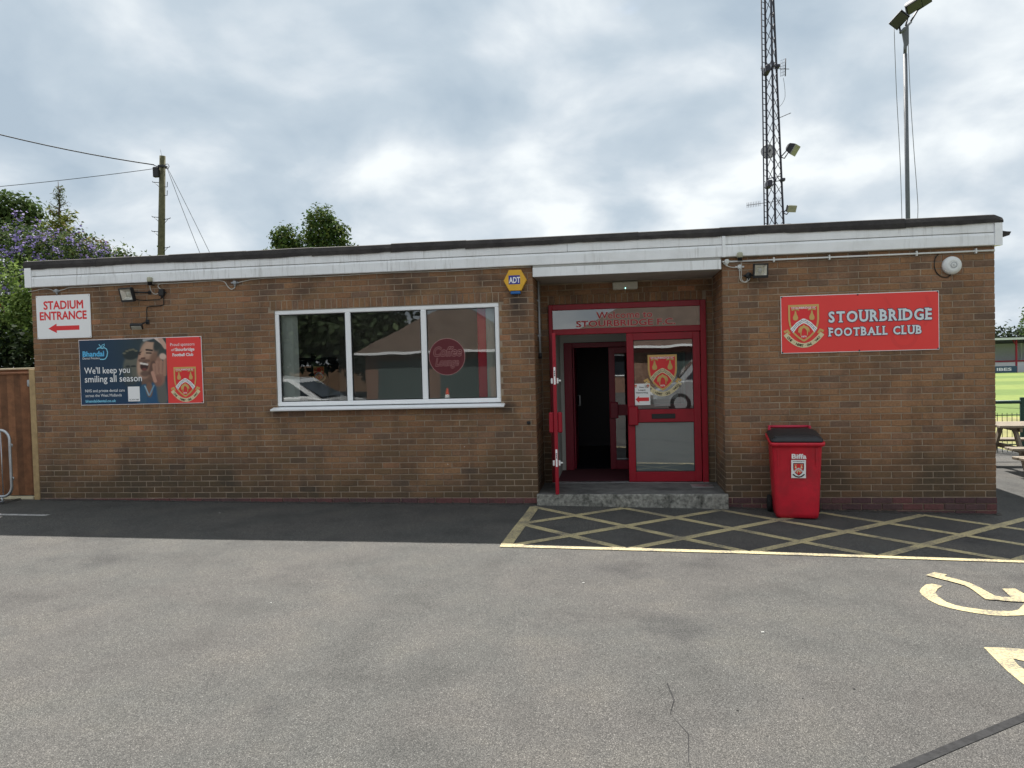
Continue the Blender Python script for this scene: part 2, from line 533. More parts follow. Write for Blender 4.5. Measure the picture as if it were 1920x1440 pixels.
mat('curtain_red', (.72, .025, .065), .6)
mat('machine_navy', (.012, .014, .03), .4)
glass('window_glass', (.86, .91, .90), 1.5, 3.4)
glass('door_glass', (.62, .66, .66), 1.5, 4.4)
mat('frosted', (.34, .37, .38), .5, spec=.3, vary=.05, vscale=1.5)

# ------------------------------------------------------------------ ground
GX = [-40, -5, 0, 3.4, 6.6, 9, 12.07, 14, 40]
GZ = [.16, .16, .124, .087, .066, .02, -.056, -.1, -.1]
def gz(x):
    return float(np.interp(x, GX, GZ))
def asphalt_mat():
    m = bpy.data.materials.new('asphalt'); m.use_nodes = True
    N, L = m.node_tree.nodes, m.node_tree.links
    b = N['Principled BSDF']; b.inputs['Roughness'].default_value = .88; b.inputs['Specular IOR Level'].default_value = .3
    geo = N.new('ShaderNodeNewGeometry')
    def noise(sc, det, rg=.6, off=0):
        n = N.new('ShaderNodeTexNoise'); n.inputs['Scale'].default_value = sc; n.inputs['Detail'].default_value = det; n.inputs['Roughness'].default_value = rg
        mp = N.new('ShaderNodeMapping'); mp.inputs['Location'].default_value = (off, off*.7, 0)
        L.new(geo.outputs['Position'], mp.inputs[0]); L.new(mp.outputs[0], n.inputs['Vector'])
        return n.outputs[0]
    def ramp(src, stops):
        r = N.new('ShaderNodeValToRGB'); cr = r.color_ramp
        while len(cr.elements) < len(stops):
            cr.elements.new(.5)
        for e, (p, c) in zip(cr.elements, stops):
            e.position = p; e.color = (*c, 1)
        L.new(src, r.inputs[0]); return r.outputs[0]
    def mix(f, a, c, mode='MIX'):
        x = N.new('ShaderNodeMix'); x.data_type = 'RGBA'; x.blend_type = mode
        if isinstance(f, float): x.inputs[0].default_value = f
        else: L.new(f, x.inputs[0])
        for s_, v_ in ((x.inputs[6], a), (x.inputs[7], c)):
            if hasattr(v_, 'is_output'): L.new(v_, s_)
            else: s_.default_value = (*v_, 1)
        return x.outputs[2]
    vo = N.new('ShaderNodeTexVoronoi'); vo.inputs['Scale'].default_value = 175.0
    L.new(geo.outputs['Position'], vo.inputs['Vector'])
    # chippings of different stone
    stone = ramp(vo.outputs['Color'], [(.0, (.050, .050, .050)), (.3, (.092, .091, .089)), (.6, (.122, .120, .117)), (.85, (.160, .157, .152)), (1.0, (.30, .295, .288))])
    gap = ramp(vo.outputs['Distance'], [(.28, (1, 1, 1)), (.62, (.42, .42, .42))])
    col = mix(1.0, stone, gap, 'MULTIPLY')
    tint = ramp(noise(.42, 5, .6), [(.3, (.84, .83, .82)), (.45, (1.05, 1.02, .98)), (.58, (.96, .97, .94)), (.72, (1.22, 1.17, 1.11))])
    col = mix(1.0, col, tint, 'MULTIPLY')
    blot = ramp(noise(1.7, 6, .65, 9.3), [(.32, (.8, .8, .8)), (.5, (1, 1, 1)), (.68, (1.14, 1.12, 1.08))])
    col = mix(1.0, col, blot, 'MULTIPLY')
    oil = ramp(noise(.75, 6, .62, 31.), [(.58, (1, 1, 1)), (.68, (.70, .70, .72))])
    col = mix(1.0, col, oil, 'MULTIPLY')
    L.new(col, b.inputs['Base Color'])
    bp = N.new('ShaderNodeBump'); bp.inputs['Strength'].default_value = .55; bp.inputs['Distance'].default_value = .006
    inv = N.new('ShaderNodeMath'); inv.operation = 'MULTIPLY'; inv.inputs[1].default_value = -1.0
    L.new(vo.outputs['Distance'], inv.inputs[0])
    L.new(inv.outputs[0], bp.inputs['Height']); L.new(bp.outputs[0], b.inputs['Normal'])
    MATS['asphalt'] = m
asphalt_mat()
def sheet(name, xs, ys, zf, m, parent=None, kind='structure'):
    b = MB()
    v = [(x, y, zf(x, y)) for y in ys for x in xs]
    nx = len(xs)
    b.add(v, [(j*nx+i, j*nx+i+1, (j+1)*nx+i+1, (j+1)*nx+i) for j in range(len(ys)-1) for i in range(nx-1)], 0)
    return b.build(name, m, parent, kind)
mat('earth', (.075, .085, .035), .95, vary=.3, vscale=2)
sheet('ground', [-600, -60, 0, 60, 600], [-600, -60, 0, 60, 600], lambda x, y: -.22, 'earth')
CARPARK = sheet('car_park', [-40, -20, -5, -2, 0, 1.7, 3.4, 5, 6.6, 7.8, 9, 10.5, 12.07, 14, 15.2], [-40, -25, -12, -6, -3, -1, 0, 3, 6, 9, 16], lambda x, y: gz(x), 'asphalt')

def yellow_mat(name, col, wear):
    m = mat(name, col, .8, vary=.1, vscale=14, bump=.4, bscale=90)
    N, L = m.node_tree.nodes, m.node_tree.links
    b = N['Principled BSDF']; src = b.inputs['Base Color'].links[0].from_socket
    geo = N.new('ShaderNodeNewGeometry')
    n = N.new('ShaderNodeTexNoise'); n.inputs['Scale'].default_value = 55; n.inputs['Detail'].default_value = 5; n.inputs['Roughness'].default_value = .7
    n2 = N.new('ShaderNodeTexNoise'); n2.inputs['Scale'].default_value = 3.5; n2.inputs['Detail'].default_value = 4
    L.new(geo.outputs['Position'], n.inputs['Vector']); L.new(geo.outputs['Position'], n2.inputs['Vector'])
    a = N.new('ShaderNodeMath'); a.operation = 'MULTIPLY_ADD'; L.new(n2.outputs[0], a.inputs[0]); a.inputs[1].default_value = .6; L.new(n.outputs[0], a.inputs[2])
    r = N.new('ShaderNodeValToRGB'); r.color_ramp.elements[0].position = .70; r.color_ramp.elements[1].position = .93
    r.color_ramp.elements[1].color = (wear,)*3+(1,)
    L.new(a.outputs[0], r.inputs[0])
    x = N.new('ShaderNodeMix'); x.data_type = 'RGBA'
    L.new(r.outputs[0], x.inputs[0]); L.new(src, x.inputs[6]); x.inputs[7].default_value = (.11, .105, .1, 1)
    L.new(x.outputs[2], b.inputs['Base Color'])
yellow_mat('yellow_paint', (.50, .42, .225), .85)
yellow_mat('white_line_paint', (.45, .45, .44), .8)
mat('tar', (.034, .034, .035), .95, spec=.1, vary=.3, vscale=25, bump=.4, bscale=60)
def strip(name, pts, w, m, parent=None, lift=.004, w1=None, n=None):
    """painted line on the sloping ground"""
    b = MB()
    P = []
    for (x0, y0), (x1, y1) in zip(pts[:-1], pts[1:]):
        k = max(1, int(math.hypot(x1-x0, y1-y0)/.4))
        P += [Vector((x0+(x1-x0)*i/k, y0+(y1-y0)*i/k)) for i in range(k)]
    P.append(Vector(pts[-1]))
    vs = []
    for i, p in enumerate(P):
        t = (P[min(i+1, len(P)-1)]-P[max(i-1, 0)]).normalized()
        q = Vector((-t.y, t.x))*w/2
        for s_ in (1, -1):
            e = p+q*s_+Vector((random.uniform(-1, 1), random.uniform(-1, 1)))*.0035
            vs.append((e.x, e.y, gz(e.x)+lift))
    b.add(vs, [(2*i, 2*i+1, 2*i+3, 2*i+2) for i in range(len(P)-1)])
    return b.build(name, m, parent, 'structure')
# yellow box junction hatching in front of the door
YB, YT, XL, XR = -2.105, -.14, 6.755, 13.6
strip('yellow_line', [(6.66, YB), (9, YB), (XR, YB-.02)], .085, 'yellow_paint', CARPARK, .0066)
strip('yellow_line', [(6.79, YT-.03), (6.715, YB+.05)], .115, 'yellow_paint', CARPARK, .0054)
S = 1.12
for fam in (1, -1):
    for k in range(-3, 9):
        xt = 6.745+S*k
        a = Vector((xt, YT)); c = Vector((xt+fam*2.205, YB+.04))
        p0, p1 = 0.0, 1.0
        d = c.x-a.x
        for lim, lo in ((XL, True), (XR, False)):
            t = (lim-a.x)/d
            if (lo and d > 0) or (not lo and d < 0):
                p0 = max(p0, t)
            else:
                p1 = min(p1, t)
        if p1-p0 > .04:
            q0, q1 = a.lerp(c, p0), a.lerp(c, p1)
            strip('hatch_line', [tuple(q0), tuple(q1)], .098, 'yellow_paint', CARPARK, .0030 if fam > 0 else .0042)
strip('white_line', [(-3.2, -.985), (.93, -.974)], .085, 'white_line_paint', CARPARK)
strip('tar_joint', [(7.9, -6.45), (8.98, -5.736), (9.30, -5.50), (9.753, -5.171), (11.6, -3.75)], .046, 'tar', CARPARK, .003)
strip('crack', [(8.03, -5.0), (8.05, -5.2), (8.02, -5.36), (8.09, -5.55), (8.07, -5.8), (8.12, -6.3)], .0028, 'tar', CARPARK, .003)
def ground_poly(name, pts, m, lift=.004):
    b = MB()
    b.add([(x, y, gz(x)+lift) for x, y in pts], [tuple(range(len(pts)))])
    return b.build(name, m, CARPARK, 'structure')
ground_poly('wheelchair_marking', [(10.269, -2.666), (10.378, -2.568), (10.45, -2.628), (10.403, -2.681), (10.475, -2.76), (10.525, -2.844), (10.546, -2.954), (10.553, -3.074), (10.56, -3.159), (10.6, -3.188), (10.664, -3.186), (10.702, -2.975), (10.804, -2.962), (10.802, -3.088), (10.878, -3.135), (10.862, -3.216), (10.782, -3.281), (10.699, -3.292), (10.615, -3.292), (10.527, -3.271), (10.452, -3.263), (10.456, -3.168), (10.467, -3.037), (10.459, -2.928), (10.41, -2.846), (10.353, -2.776)], 'yellow_paint', .008)
ground_poly('wheelchair_marking', [(10.287, -2.946), (10.226, -2.896), (10.17, -2.929), (10.101, -3.025), (10.052, -3.116), (10.034, -3.201), (10.036, -3.325), (10.06, -3.43), (10.109, -3.497), (10.176, -3.55), (10.252, -3.59), (10.332, -3.618), (10.424, -3.62), (10.552, -3.584), (10.66, -3.506), (10.726, -3.416), (10.745, -3.329), (10.693, -3.304), (10.675, -3.338), (10.627, -3.397), (10.574, -3.467), (10.511, -3.505), (10.412, -3.514), (10.325, -3.499), (10.243, -3.469), (10.178, -3.425), (10.143, -3.355), (10.139, -3.233), (10.157, -3.138), (10.212, -3.035)], 'yellow_paint')
ground_poly('bay_marking', [(9.992, -4.242), (10.091, -4.229), (10.223, -4.237), (10.35, -4.273), (10.259, -4.444), (10.124, -4.434), (10.079, -4.404), (10.059, -4.498), (10.061, -4.558), (10.057, -4.732), (9.964, -4.909), (9.951, -4.776), (9.952, -4.626), (9.962, -4.511)], 'yellow_paint')

# ------------------------------------------------------------------ clubhouse
HOUSE = thing('clubhouse', 'single storey flat roofed brown brick clubhouse with white fascia and red doors', 'building')
W_L, W_R, REC_L, REC_R, DEPTH = 0.0, 12.07, 6.82, 9.07, 6.4
WX0, WX1, WZ0, WZ1 = 3.453, 6.385, 1.335, 2.57            # window opening
DY = .85                                                   # plane of the entrance screen

def tint_at(x, z, kind):
    """brick colour: kiln-mixed browns, with patches where one kind was laid more"""
    q = .5+.5*math.sin(x*1.9+math.sin(z*2.3)*1.4)*math.sin(z*1.7+x*.6+1.0)
    r = random.random()
    if kind == 'plinth':
        c = random.choice([(.115, .052, .052), (.13, .05, .048), (.095, .05, .05), (.085, .042, .045)])
    elif r < .008:
        c = (0.387, 0.195, 0.108)
    elif r < .055:
        c = (.195, .122, .083)
    elif r < .20+.16*q:
        c = (0.253, 0.145, 0.088)
    elif r < .40+.2*q:
        c = (0.259, 0.153, 0.083)
    elif r < .62:
        c = (0.285, 0.160, 0.089)
    elif r < .82:
        c = (0.294, 0.162, 0.087)
    else:
        c = (0.261, 0.142, 0.078)
    k = random.uniform(.91, 1.08)
    return tuple(v*k for v in c)
def brick_verts(w, h):
    """front at d = 0, chamfered arrises, back buried in the mortar"""
    c = .004
    v = []
    for d, e in ((-.03, 0), (-.004, 0), (0, c)):
        v += [(e, d, e), (w-e, d, e), (w-e, d, h-e), (e, d, h-e)]
    f = []
    for i in (0, 4):
        f += [(i+j, i+(j+1) % 4, i+4+(j+1) % 4, i+4+j) for j in range(4)]
    f.append((8, 9, 10, 11))
    return v, f
class Wall:
    """a face of brickwork: u along the wall, normal outwards"""
    def __init__(s, o, u, n):
        s.o, s.u, s.n = Vector(o), Vector(u), Vector(n)
        s.b = []
    def rows(s, u0, u1, k0, k1, holes=(), kind='wall', right=False, phase=0):
        for k in range(k0, k1):
            z = .15+.075*k
            full, hd = .225, .1125
            first = hd if (k+phase) % 2 else full
            edges = [0.0, first]
            while edges[-1] < u1-u0-.02:
                edges.append(edges[-1]+full)
            edges[-1] = u1-u0
            if len(edges) > 2 and edges[-1]-edges[-2] < .03:
                edges.pop(-2)
            if right:
                edges = [u1-u0-e for e in reversed(edges)]
            for a, c in zip(edges[:-1], edges[1:]):
                a, c = u0+a, u0+c
                parts = [(a, c)]
                for h0, h1, z0, z1 in holes:
                    if z+.03 > z0 and z+.03 < z1:
                        nxt = []
                        for p, q in parts:
                            if q <= h0 or p >= h1:
                                nxt.append((p, q))
                            else:
                                if p < h0: nxt.append((p, h0))
                                if q > h1: nxt.append((h1, q))
                        parts = nxt
                for p, q in parts:
                    if q-p > .03:
                        s.put(p+.005, z+.0, q-p-.010, .065, kind)
    def put(s, u, z, w, h, kind='wall'):
        s.b.append([u+random.uniform(-.0015, .0015), z+random.uniform(-.001, .001), w, h, random.uniform(-.0022, .0022)+(.008 if kind == 'plinth' else 0), kind])
    def at(s, u, d, z):
        return s.o+s.u*u+s.n*d+Vector((0, 0, z))
    def joined(s, bricks, name, parent):
        V, F, T = [], [], []
        for u, z, w, h, d, kind in bricks:
            v, f = brick_verts(w, h)
            o = len(V)
            V += [s.at(u+a, d+b, z+c) for a, b, c in v]
            F += [tuple(i+o for i in q) for q in f]
            t = tint_at(s.o.x+s.u.x*u+s.o.y+s.u.y*u, z, kind)
            T += [(*t, 1)]*12
        me = bpy.data.meshes.new(name)
        me.from_pydata(V, [], F)
        a = me.color_attributes.new('tint', 'FLOAT_COLOR', 'POINT')
        a.data.foreach_set('color', np.array(T, dtype=np.float32).ravel())
        me.materials.append(MATS['plinth_brick' if bricks[0][5] == 'plinth' else 'brick'])
        return link(name, me, parent, 'stuff')

front = Wall((0, 0, 0), (1, 0, 0), (0, -1, 0))
hole = [(WX0, WX1, 1.275, 2.545), (3.40, 6.44, 2.545, 2.71)]
front.rows(0, REC_L, 0, 38, hole)
front.rows(REC_R, W_R, 0, 38, right=True, phase=1)
x = 3.41
while x < 6.40:                                   # soldier course over the window
    front.put(x, 2.578, .064, .114); x += .0745
plinth = Wall((0, 0, 0), (1, 0, 0), (0, -1, 0))
plinth.rows(0, REC_L, -4, 0, kind='plinth')
plinth.rows(REC_R, W_R, -5, 0, kind='plinth', right=True, phase=1)

# the 300 bricks that show largest are single parts, the others one mesh
def size_seen(b):
    p = Vector((b[0]+b[2]/2, 0, b[1]))-cam.location
    z = p.dot(_f)
    return b[2]*b[3]/(z*z)*p.normalized().y
signs = [(9.70, 11.50, 1.83, 2.54)]
def shown(b):
    for a, c, z0, z1 in signs:
        if a < b[0]+b[2]/2 < c and z0 < b[1]+.03 < z1:
            return False
    if 9.45 < b[0] < 9.95 and b[1] < .95:
        return False
    return b[1] < 2.98
order = sorted([b for b in front.b if shown(b)], key=size_seen, reverse=True)
big = order[:300]
bigset = set(id(b) for b in big)
rest = [b for b in front.b if id(b) not in bigset]

wall = MB()
def slab(x0, x1, z0, z1, y0=.0055, y1=.215):
    wall.box(x0, x1, y0, y1, z0, z1)
slab(.006, WX0, -.3, 3.05); slab(WX0, WX1, -.3, WZ0-.03); slab(WX0, WX1, WZ1, 3.05); slab(WX1, REC_L-.006, -.3, 3.05)
slab(REC_R+.006, W_R-.006, -.3, 3.05); slab(REC_L-.006, REC_R+.006, 2.88, 3.05)
FW = wall.build('wall', 'mortar', HOUSE)
front.joined(rest, 'brickwork', FW)
plinth.joined(plinth.b, 'plinth_brickwork', FW)
cache = {}
for b in big:
    u, z, w, h, d, kind = b
    key = (round(w, 3), random.randrange(14))
    if key not in cache:
        v, f = brick_verts(w, h)
        me = bpy.data.meshes.new('brick')
        me.from_pydata([(a, -bb, c) for a, bb, c in v], [], f)
        a = me.color_attributes.new('tint', 'FLOAT_COLOR', 'POINT')
        t = tint_at(u, z, kind)
        a.data.foreach_set('color', np.array([(*t, 1)]*12, dtype=np.float32).ravel())
        me.materials.append(MATS['brick'])
        cache[key] = me
    o = link('brick', cache[key], FW)
    o.location = (u, -d, z)
# side walls, rear wall and the returns of the porch
side = MB()
side.box(.006, .215, .215, DEPTH, -.3, 3.05)
LW = side.build('wall', 'mortar', HOUSE)
ws = Wall((0, DEPTH, 0), (0, -1, 0), (-1, 0, 0)); ws.rows(0, DEPTH, -2, 38); ws.joined(ws.b, 'brickwork', LW)
side = MB(); side.box(W_R-.215, W_R-.006, .215, DEPTH, -.35, 3.05)
RW = side.build('wall', 'mortar', HOUSE)
ws = Wall((W_R, 0, 0), (0, 1, 0), (1, 0, 0)); ws.rows(0, DEPTH, 0, 38); ws.joined(ws.b, 'brickwork', RW)
wp = Wall((W_R, 0, 0), (0, 1, 0), (1, 0, 0)); wp.rows(0, DEPTH, -5, 0, kind='plinth'); wp.joined(wp.b, 'plinth_brickwork', RW)
side = MB(); side.box(.0, W_R, DEPTH, DEPTH+.2, -.35, 3.05)
side.build('wall', 'mortar', HOUSE)
side = MB()
side.box(REC_L-.12, REC_L-.006, .215, DY+.1, .1, 3.0); side.box(REC_R+.006, REC_R+.12, .215, DY+.1, .1, 3.0)
side.box(REC_L-.006, 6.925, DY+.006, DY+.1, .1, 3.0); side.box(8.978, REC_R+.006, DY+.006, DY+.1, .1, 3.0); side.box(6.925, 8.978, DY+.006, DY+.1, 2.58, 3.0)
PW = side.build('wall', 'mortar', HOUSE)
wa = Wall((REC_L, 0, 0), (0, 1, 0), (1, 0, 0)); wa.rows(.006, DY, 0, 37, phase=1)
wa.joined(wa.b, 'brickwork', PW)
wb = Wall((REC_R, 0, 0), (0, 1, 0), (-1, 0, 0)); wb.rows(.006, DY, 0, 37); wb.joined(wb.b, 'brickwork', PW)
wc = Wall((0, DY, 0), (1, 0, 0), (0, -1, 0))
wc.rows(REC_L+.003, REC_R-.003, 0, 36, [(6.925, 8.98, 0, 2.70)])
x = 6.935
while x < 8.93:
    wc.put(x, 2.584, .064, .112); x += .0745
wc.joined(wc.b, 'brickwork', PW)

# roof, felt edging, fascia boards
b = MB(); b.box(-.03, W_R+.03, -.03, DEPTH+.25, 3.06, 3.30)
b.build('roof', 'felt', HOUSE)
def felt_run(x0, x1, name):
    b = MB(); n = max(2, int((x1-x0)/.07)); vs = []
    ph = random.uniform(0, 6)
    for i in range(n+1):
        x = x0+(x1-x0)*i/n
        j = .006*math.sin(x*2.1+ph)+.003*math.sin(x*7.3+ph)+random.uniform(-.0025, .0025)
        k = .004*math.sin(x*1.3+2*ph)
        prof = [(-.058, 3.242+j), (-.074+k, 3.240+j), (-.073+k, 3.29), (-.048, 3.342+k), (-.02, 3.352+k), (.05, 3.345), (.25, 3.325)]
        if x > W_R-.02:
            t = (x-(W_R-.02))/.10
            prof = [(y, z-max(0, t)*(z-3.245)*.5) for y, z in prof]
        vs += [(x, y, z) for y, z in prof]
    fs = [(i*7+j, i*7+j+1, (i+1)*7+j+1, (i+1)*7+j) for i in range(n) for j in range(6)]
    b.add(vs, fs, 0, False)
    for e in (0, n):
        b.add(vs[e*7:e*7+7]+[(vs[e*7][0], .25, 3.242)], [tuple(range(8))])
    b.build(name, 'felt', HOUSE)
cuts = [-.045, 1.02, 2.05, 3.11, 4.02, 5.05, 6.0, 7.04, 8.1, 9.05, 10.06, 11.1, W_R+.055]
for a, c in zip(cuts[:-1], cuts[1:]):
    felt_run(a, c+.002, 'felt_strip')
def board(prof, x0, x1, name, m='upvc'):
    b = MB(); b.prism(prof, lambda y, z, d: (d, y, z), x0, x1); return b.build(name, m, HOUSE)
top_p = [(-.052, 3.146), (-.056, 3.150), (-.056, 3.252), (-.02, 3.252), (-.02, 3.146)]
low_p = [(-.046, 3.140), (-.052, 3.139), (-.064, 3.112), (-.0645, 3.006), (-.058, 3.000), (-.01, 3.000), (-.01, 3.140)]
for a, c in ((.074, 2.432), (2.436, 7.248), (7.252, 9.07), (9.108, 12.038)):
    board(top_p, a, c, 'fascia_board')
for a, c in ((.074, 4.998), (5.002, 9.07), (9.108, 12.038)):
    board(low_p, a, c, 'fascia_board')
board([(-.072, 2.997), (-.072, 3.256), (0, 3.256), (0, 2.997)], -.025, .072, 'corner_trim', 'upvc_clean')
board([(-.072, 2.996), (-.072, 3.254), (0, 3.254), (0, 2.996)], 12.04, 12.118, 'corner_trim', 'upvc_clean')
board([(-.071, 2.999), (-.071, 3.254), (0, 3.254), (0, 2.999)], 9.071, 9.107, 'joint_cover', 'upvc_clean')
b = MB(); b.box(12.078, 12.112, .002, DEPTH+.2, 3.0, 3.25); b.build('fascia_board', 'upvc', HOUSE)
b = MB(); b.box(-.022, .0, .002, DEPTH+.2, 3.0, 3.25); b.build('fascia_board', 'upvc', HOUSE)
b = MB(); b.box(.0, W_R, -.045, .0, 3.0, 3.24, M=Matrix.Translation((0, .003, .003))); b.build('fascia_backing', 'gasket', HOUSE)
b = MB()
b.prism([(12.10, 3.27), (12.132, 3.215), (12.156, 3.165), (12.195, 3.157), (12.245, 3.152), (12.226, 3.112), (12.178, 3.099), (12.118, 3.085)], lambda x, z, d: (x, d, z), .004, DEPTH+.2)
b.build('gutter', 'felt', HOUSE)

# porch: canopy board, soffit, step
b = MB(); b.box(6.825, 9.052, -.075, -.05, 2.857, 2.968, ch=.003); b.build('canopy_board', 'upvc', HOUSE)
b = MB(); b.box(6.826, 9.05, -.05, .0, 2.972, 2.998); b.build('canopy_flashing', 'soffit', HOUSE)
b = MB(); b.box(6.828, 9.062, -.049, DY-.002, 2.858, 2.878); b.build('soffit', 'soffit', HOUSE)
b = MB()
nx = 60
vs = []
for i in range(nx+1):
    x = 6.806+(9.09-6.806)*i/nx
    e = .004*math.sin(i*.9)+random.uniform(-.004, .004)
    for y, z in ((DY+.1, .192), (.3, .193), (-.045+e, .195+e*.3), (-.062+e, .182+e), (-.065+e*.6, .10), (-.062-e, -.2)):
        vs.append((x, y, z))
b.add(vs, [(i*6+j, i*6+j+1, (i+1)*6+j+1, (i+1)*6+j) for i in range(nx) for j in range(5)], 0, False)
for i in range(len(b.f)):
    b.m[i] = 1 if i % 5 >= 2 else 0
b.add(vs[:6]+[(6.806, DY+.1, -.2)], [tuple(range(7))], 1); b.add(vs[-6:]+[(9.09, DY+.1, -.2)], [tuple(range(7))], 1)
b.build('step', ['concrete', 'lichen_concrete'], HOUSE)
b = MB(); b.box(8.72, 8.99, .42, .62, .194, .202); b.build('foot_grille', 'steel', HOUSE)

# window
WIN = MB()
f = .055
y0, y1 = .012, .075
def member(x0, x1, z0, z1, mb):
    mb.cbox(x0, x1, y0, y1, z0, z1, .008)
member(WX0, WX1, WZ1-f, WZ1, WIN); member(WX0, WX1, WZ0, WZ0+f, WIN)
WINDOW = WIN.build('window', 'upvc_clean', HOUSE)
for a, c in ((WX0+.001, WX0+f), (WX1-f, WX1-.001)):
    k = MB(); k.cbox(a, c, y0+.001, y1-.001, WZ0+f-.004, WZ1-f+.004, .008); k.build('frame', 'upvc_clean', WINDOW)
for xm in (4.431, 5.42):
    k = MB(); k.cbox(xm-.036, xm+.036, y0-.002, y1-.003, WZ0+f-.004, WZ1-f+.004, .012); k.build('mullion', 'upvc_clean', WINDOW)
panes = [(WX0+f, 4.431-.036), (4.431+.036, 5.42-.036), (5.42+.036, WX1-f)]
for a, c in panes:
    k = MB()
    for r_ in ((a, c, WZ0+f, WZ0+f+.010), (a, c, WZ1-f-.010, WZ1-f), (a, a+.010, WZ0+f, WZ1-f), (c-.010, c, WZ0+f, WZ1-f)):
        k.box(r_[0], r_[1], .028, .052, r_[2], r_[3])
    k.build('gasket', 'gasket', WINDOW)
    k = MB(); k.add([(a, .040, WZ0+f), (c, .040, WZ0+f), (c, .040, WZ1-f), (a, .040, WZ1-f)], [(0, 1, 2, 3)])
    k.build('pane', 'window_glass', WINDOW)
k = MB(); k.prism([(-.105, 1.282), (-.108, 1.298), (-.10, 1.303), (.0, 1.322), (.10, 1.326), (.10, 1.300), (-.09, 1.292), (-.095, 1.280)], lambda y, z, d: (d, y, z), 3.406, 6.433)
k.build('sill', 'upvc_clean', WINDOW)
k = MB(); k.box(WX0+.002, WX1-.002, .1, .35, 1.305, 1.322); k.build('inner_sill', 'upvc_clean', WINDOW)
mat('decal_red', (.105, .010, .016), .5)
mat('decal_line', (.42, .22, .21), .5)
F = Flat(Frame((5.706, .0385, 1.918)))
F.disc(0, 0, .232, 'decal_line', 56); F.disc(0, 0, .226, 'decal_red', 56)
F.text('Coffee', -.17, .19, .005, .125, 'decal_red', .012, .28, outline='decal_line', ow=.028)
F.text('Lounge', -.15, .15, -.145, -.02, 'decal_red', .012, .28, outline='decal_line', ow=.028)
F.done('round_decal', WINDOW)

# entrance screen and doors
DOOR = MB()
X0, X1, Z0, Z1 = 6.927, 8.976, .194, 2.576
def fr(x0, x1, z0, z1, mb, ya=.815, yb=.895, c=.006):
    mb.cbox(x0, x1, DY-.85+ya, DY-.85+yb, z0, z1, c)
fr(X0, X0+.052, Z0, Z1, DOOR); fr(X1-.075, X1, Z0, Z1, DOOR); fr(X0+.052, X1-.075, Z1-.075, Z1, DOOR); fr(X0+.052, X1-.075, 2.172, 2.250, DOOR)
SCREEN = DOOR.build('entrance_screen', 'crimson', HOUSE)
k = MB(); k.add([(X0+.05, .852, 2.25), (X1-.07, .852, 2.25), (X1-.07, .852, 2.502), (X0+.05, .852, 2.502)], [(0, 1, 2, 3)])
k.build('transom_pane', 'door_glass', SCREEN)
mat('welcome_cream', (.70, .52, .44), .5); mat('welcome_red', (.42, .015, .035), .5)
F = Flat(Frame((0, .850, 0)))
F.text('Welcome to', 7.562, 8.292, 2.372, 2.462, 'welcome_red', .012, 0, outline='welcome_cream', ow=.030)
F.text('STOURBRIDGE F.C.', 7.294, 8.588, 2.270, 2.352, 'welcome_red', .02, 0, outline='welcome_cream', ow=.030)
F.done('lettering', SCREEN)
k = MB(); k.box(X0, X1, .80, .91, .190, .199); k.build('threshold', 'steel', SCREEN)
def leaf(M, name, label, slot, frosted=True):
    """glazed door leaf, u from the hinge, .945 wide; M places it"""
    w = .945
    zs = (.204, .336, .990, 1.160, 2.075, 2.168)
    b = MB()
    for u0, u1, z0, z1 in ((0, .09, zs[0], zs[5]), (w-.092, w, zs[0], zs[5])):
        b.cbox(u0, u1, -.022, .022, z0, z1, .004, M=M)
    for z0, z1 in ((zs[0], zs[1]), (zs[2], zs[3]), (zs[4], zs[5])):
        b.cbox(.088, w-.090, -.020, .020, z0, z1, .004, M=M)
    L_ = b.build(name, 'crimson', HOUSE)
    if label:
        L_['label'] = label
    for z0, z1, m in ((zs[1], zs[2], 'frosted' if frosted else 'door_glass'), (zs[3], zs[4], 'door_glass')):
        g = MB(); g.add([M @ Vector(p) for p in ((.085, 0, z0-.005), (w-.087, 0, z0-.005), (w-.087, 0, z1+.005), (.085, 0, z1+.005))], [(0, 1, 2, 3)])
        g.build('pane', 'door_glass', L_)
        if m == 'frosted':
            g = MB(); g.add([M @ Vector(p) for p in ((.085, .008, z0-.005), (w-.087, .008, z0-.005), (w-.087, .008, z1+.005), (.085, .008, z1+.005))], [(0, 1, 2, 3)]); g.build('frosted_film', 'frosted', L_)
        k = MB()
        for r_ in ((.088, w-.09, z0, z0+.008), (.088, w-.09, z1-.008, z1), (.088, .096, z0, z1), (w-.098, w-.09, z0, z1)):
            k.box(r_[0], r_[1], -.012, .012, r_[2], r_[3], M=M)
        k.build('gasket', 'gasket', L_)
    for s_ in (-1, 1):
        h = MB(); h.cbox(w-.135, w-.005, s_*.052-.028, s_*.052+.028, .955, 1.205, .012, M=M)
        h.build('handle', 'crimson', L_)
    if slot:
        h = MB(); h.cbox(.33, .635, -.026, -.018, 1.035, 1.100, .003, M=M); h.build('letter_slot', 'letter_slot', L_)
    return L_
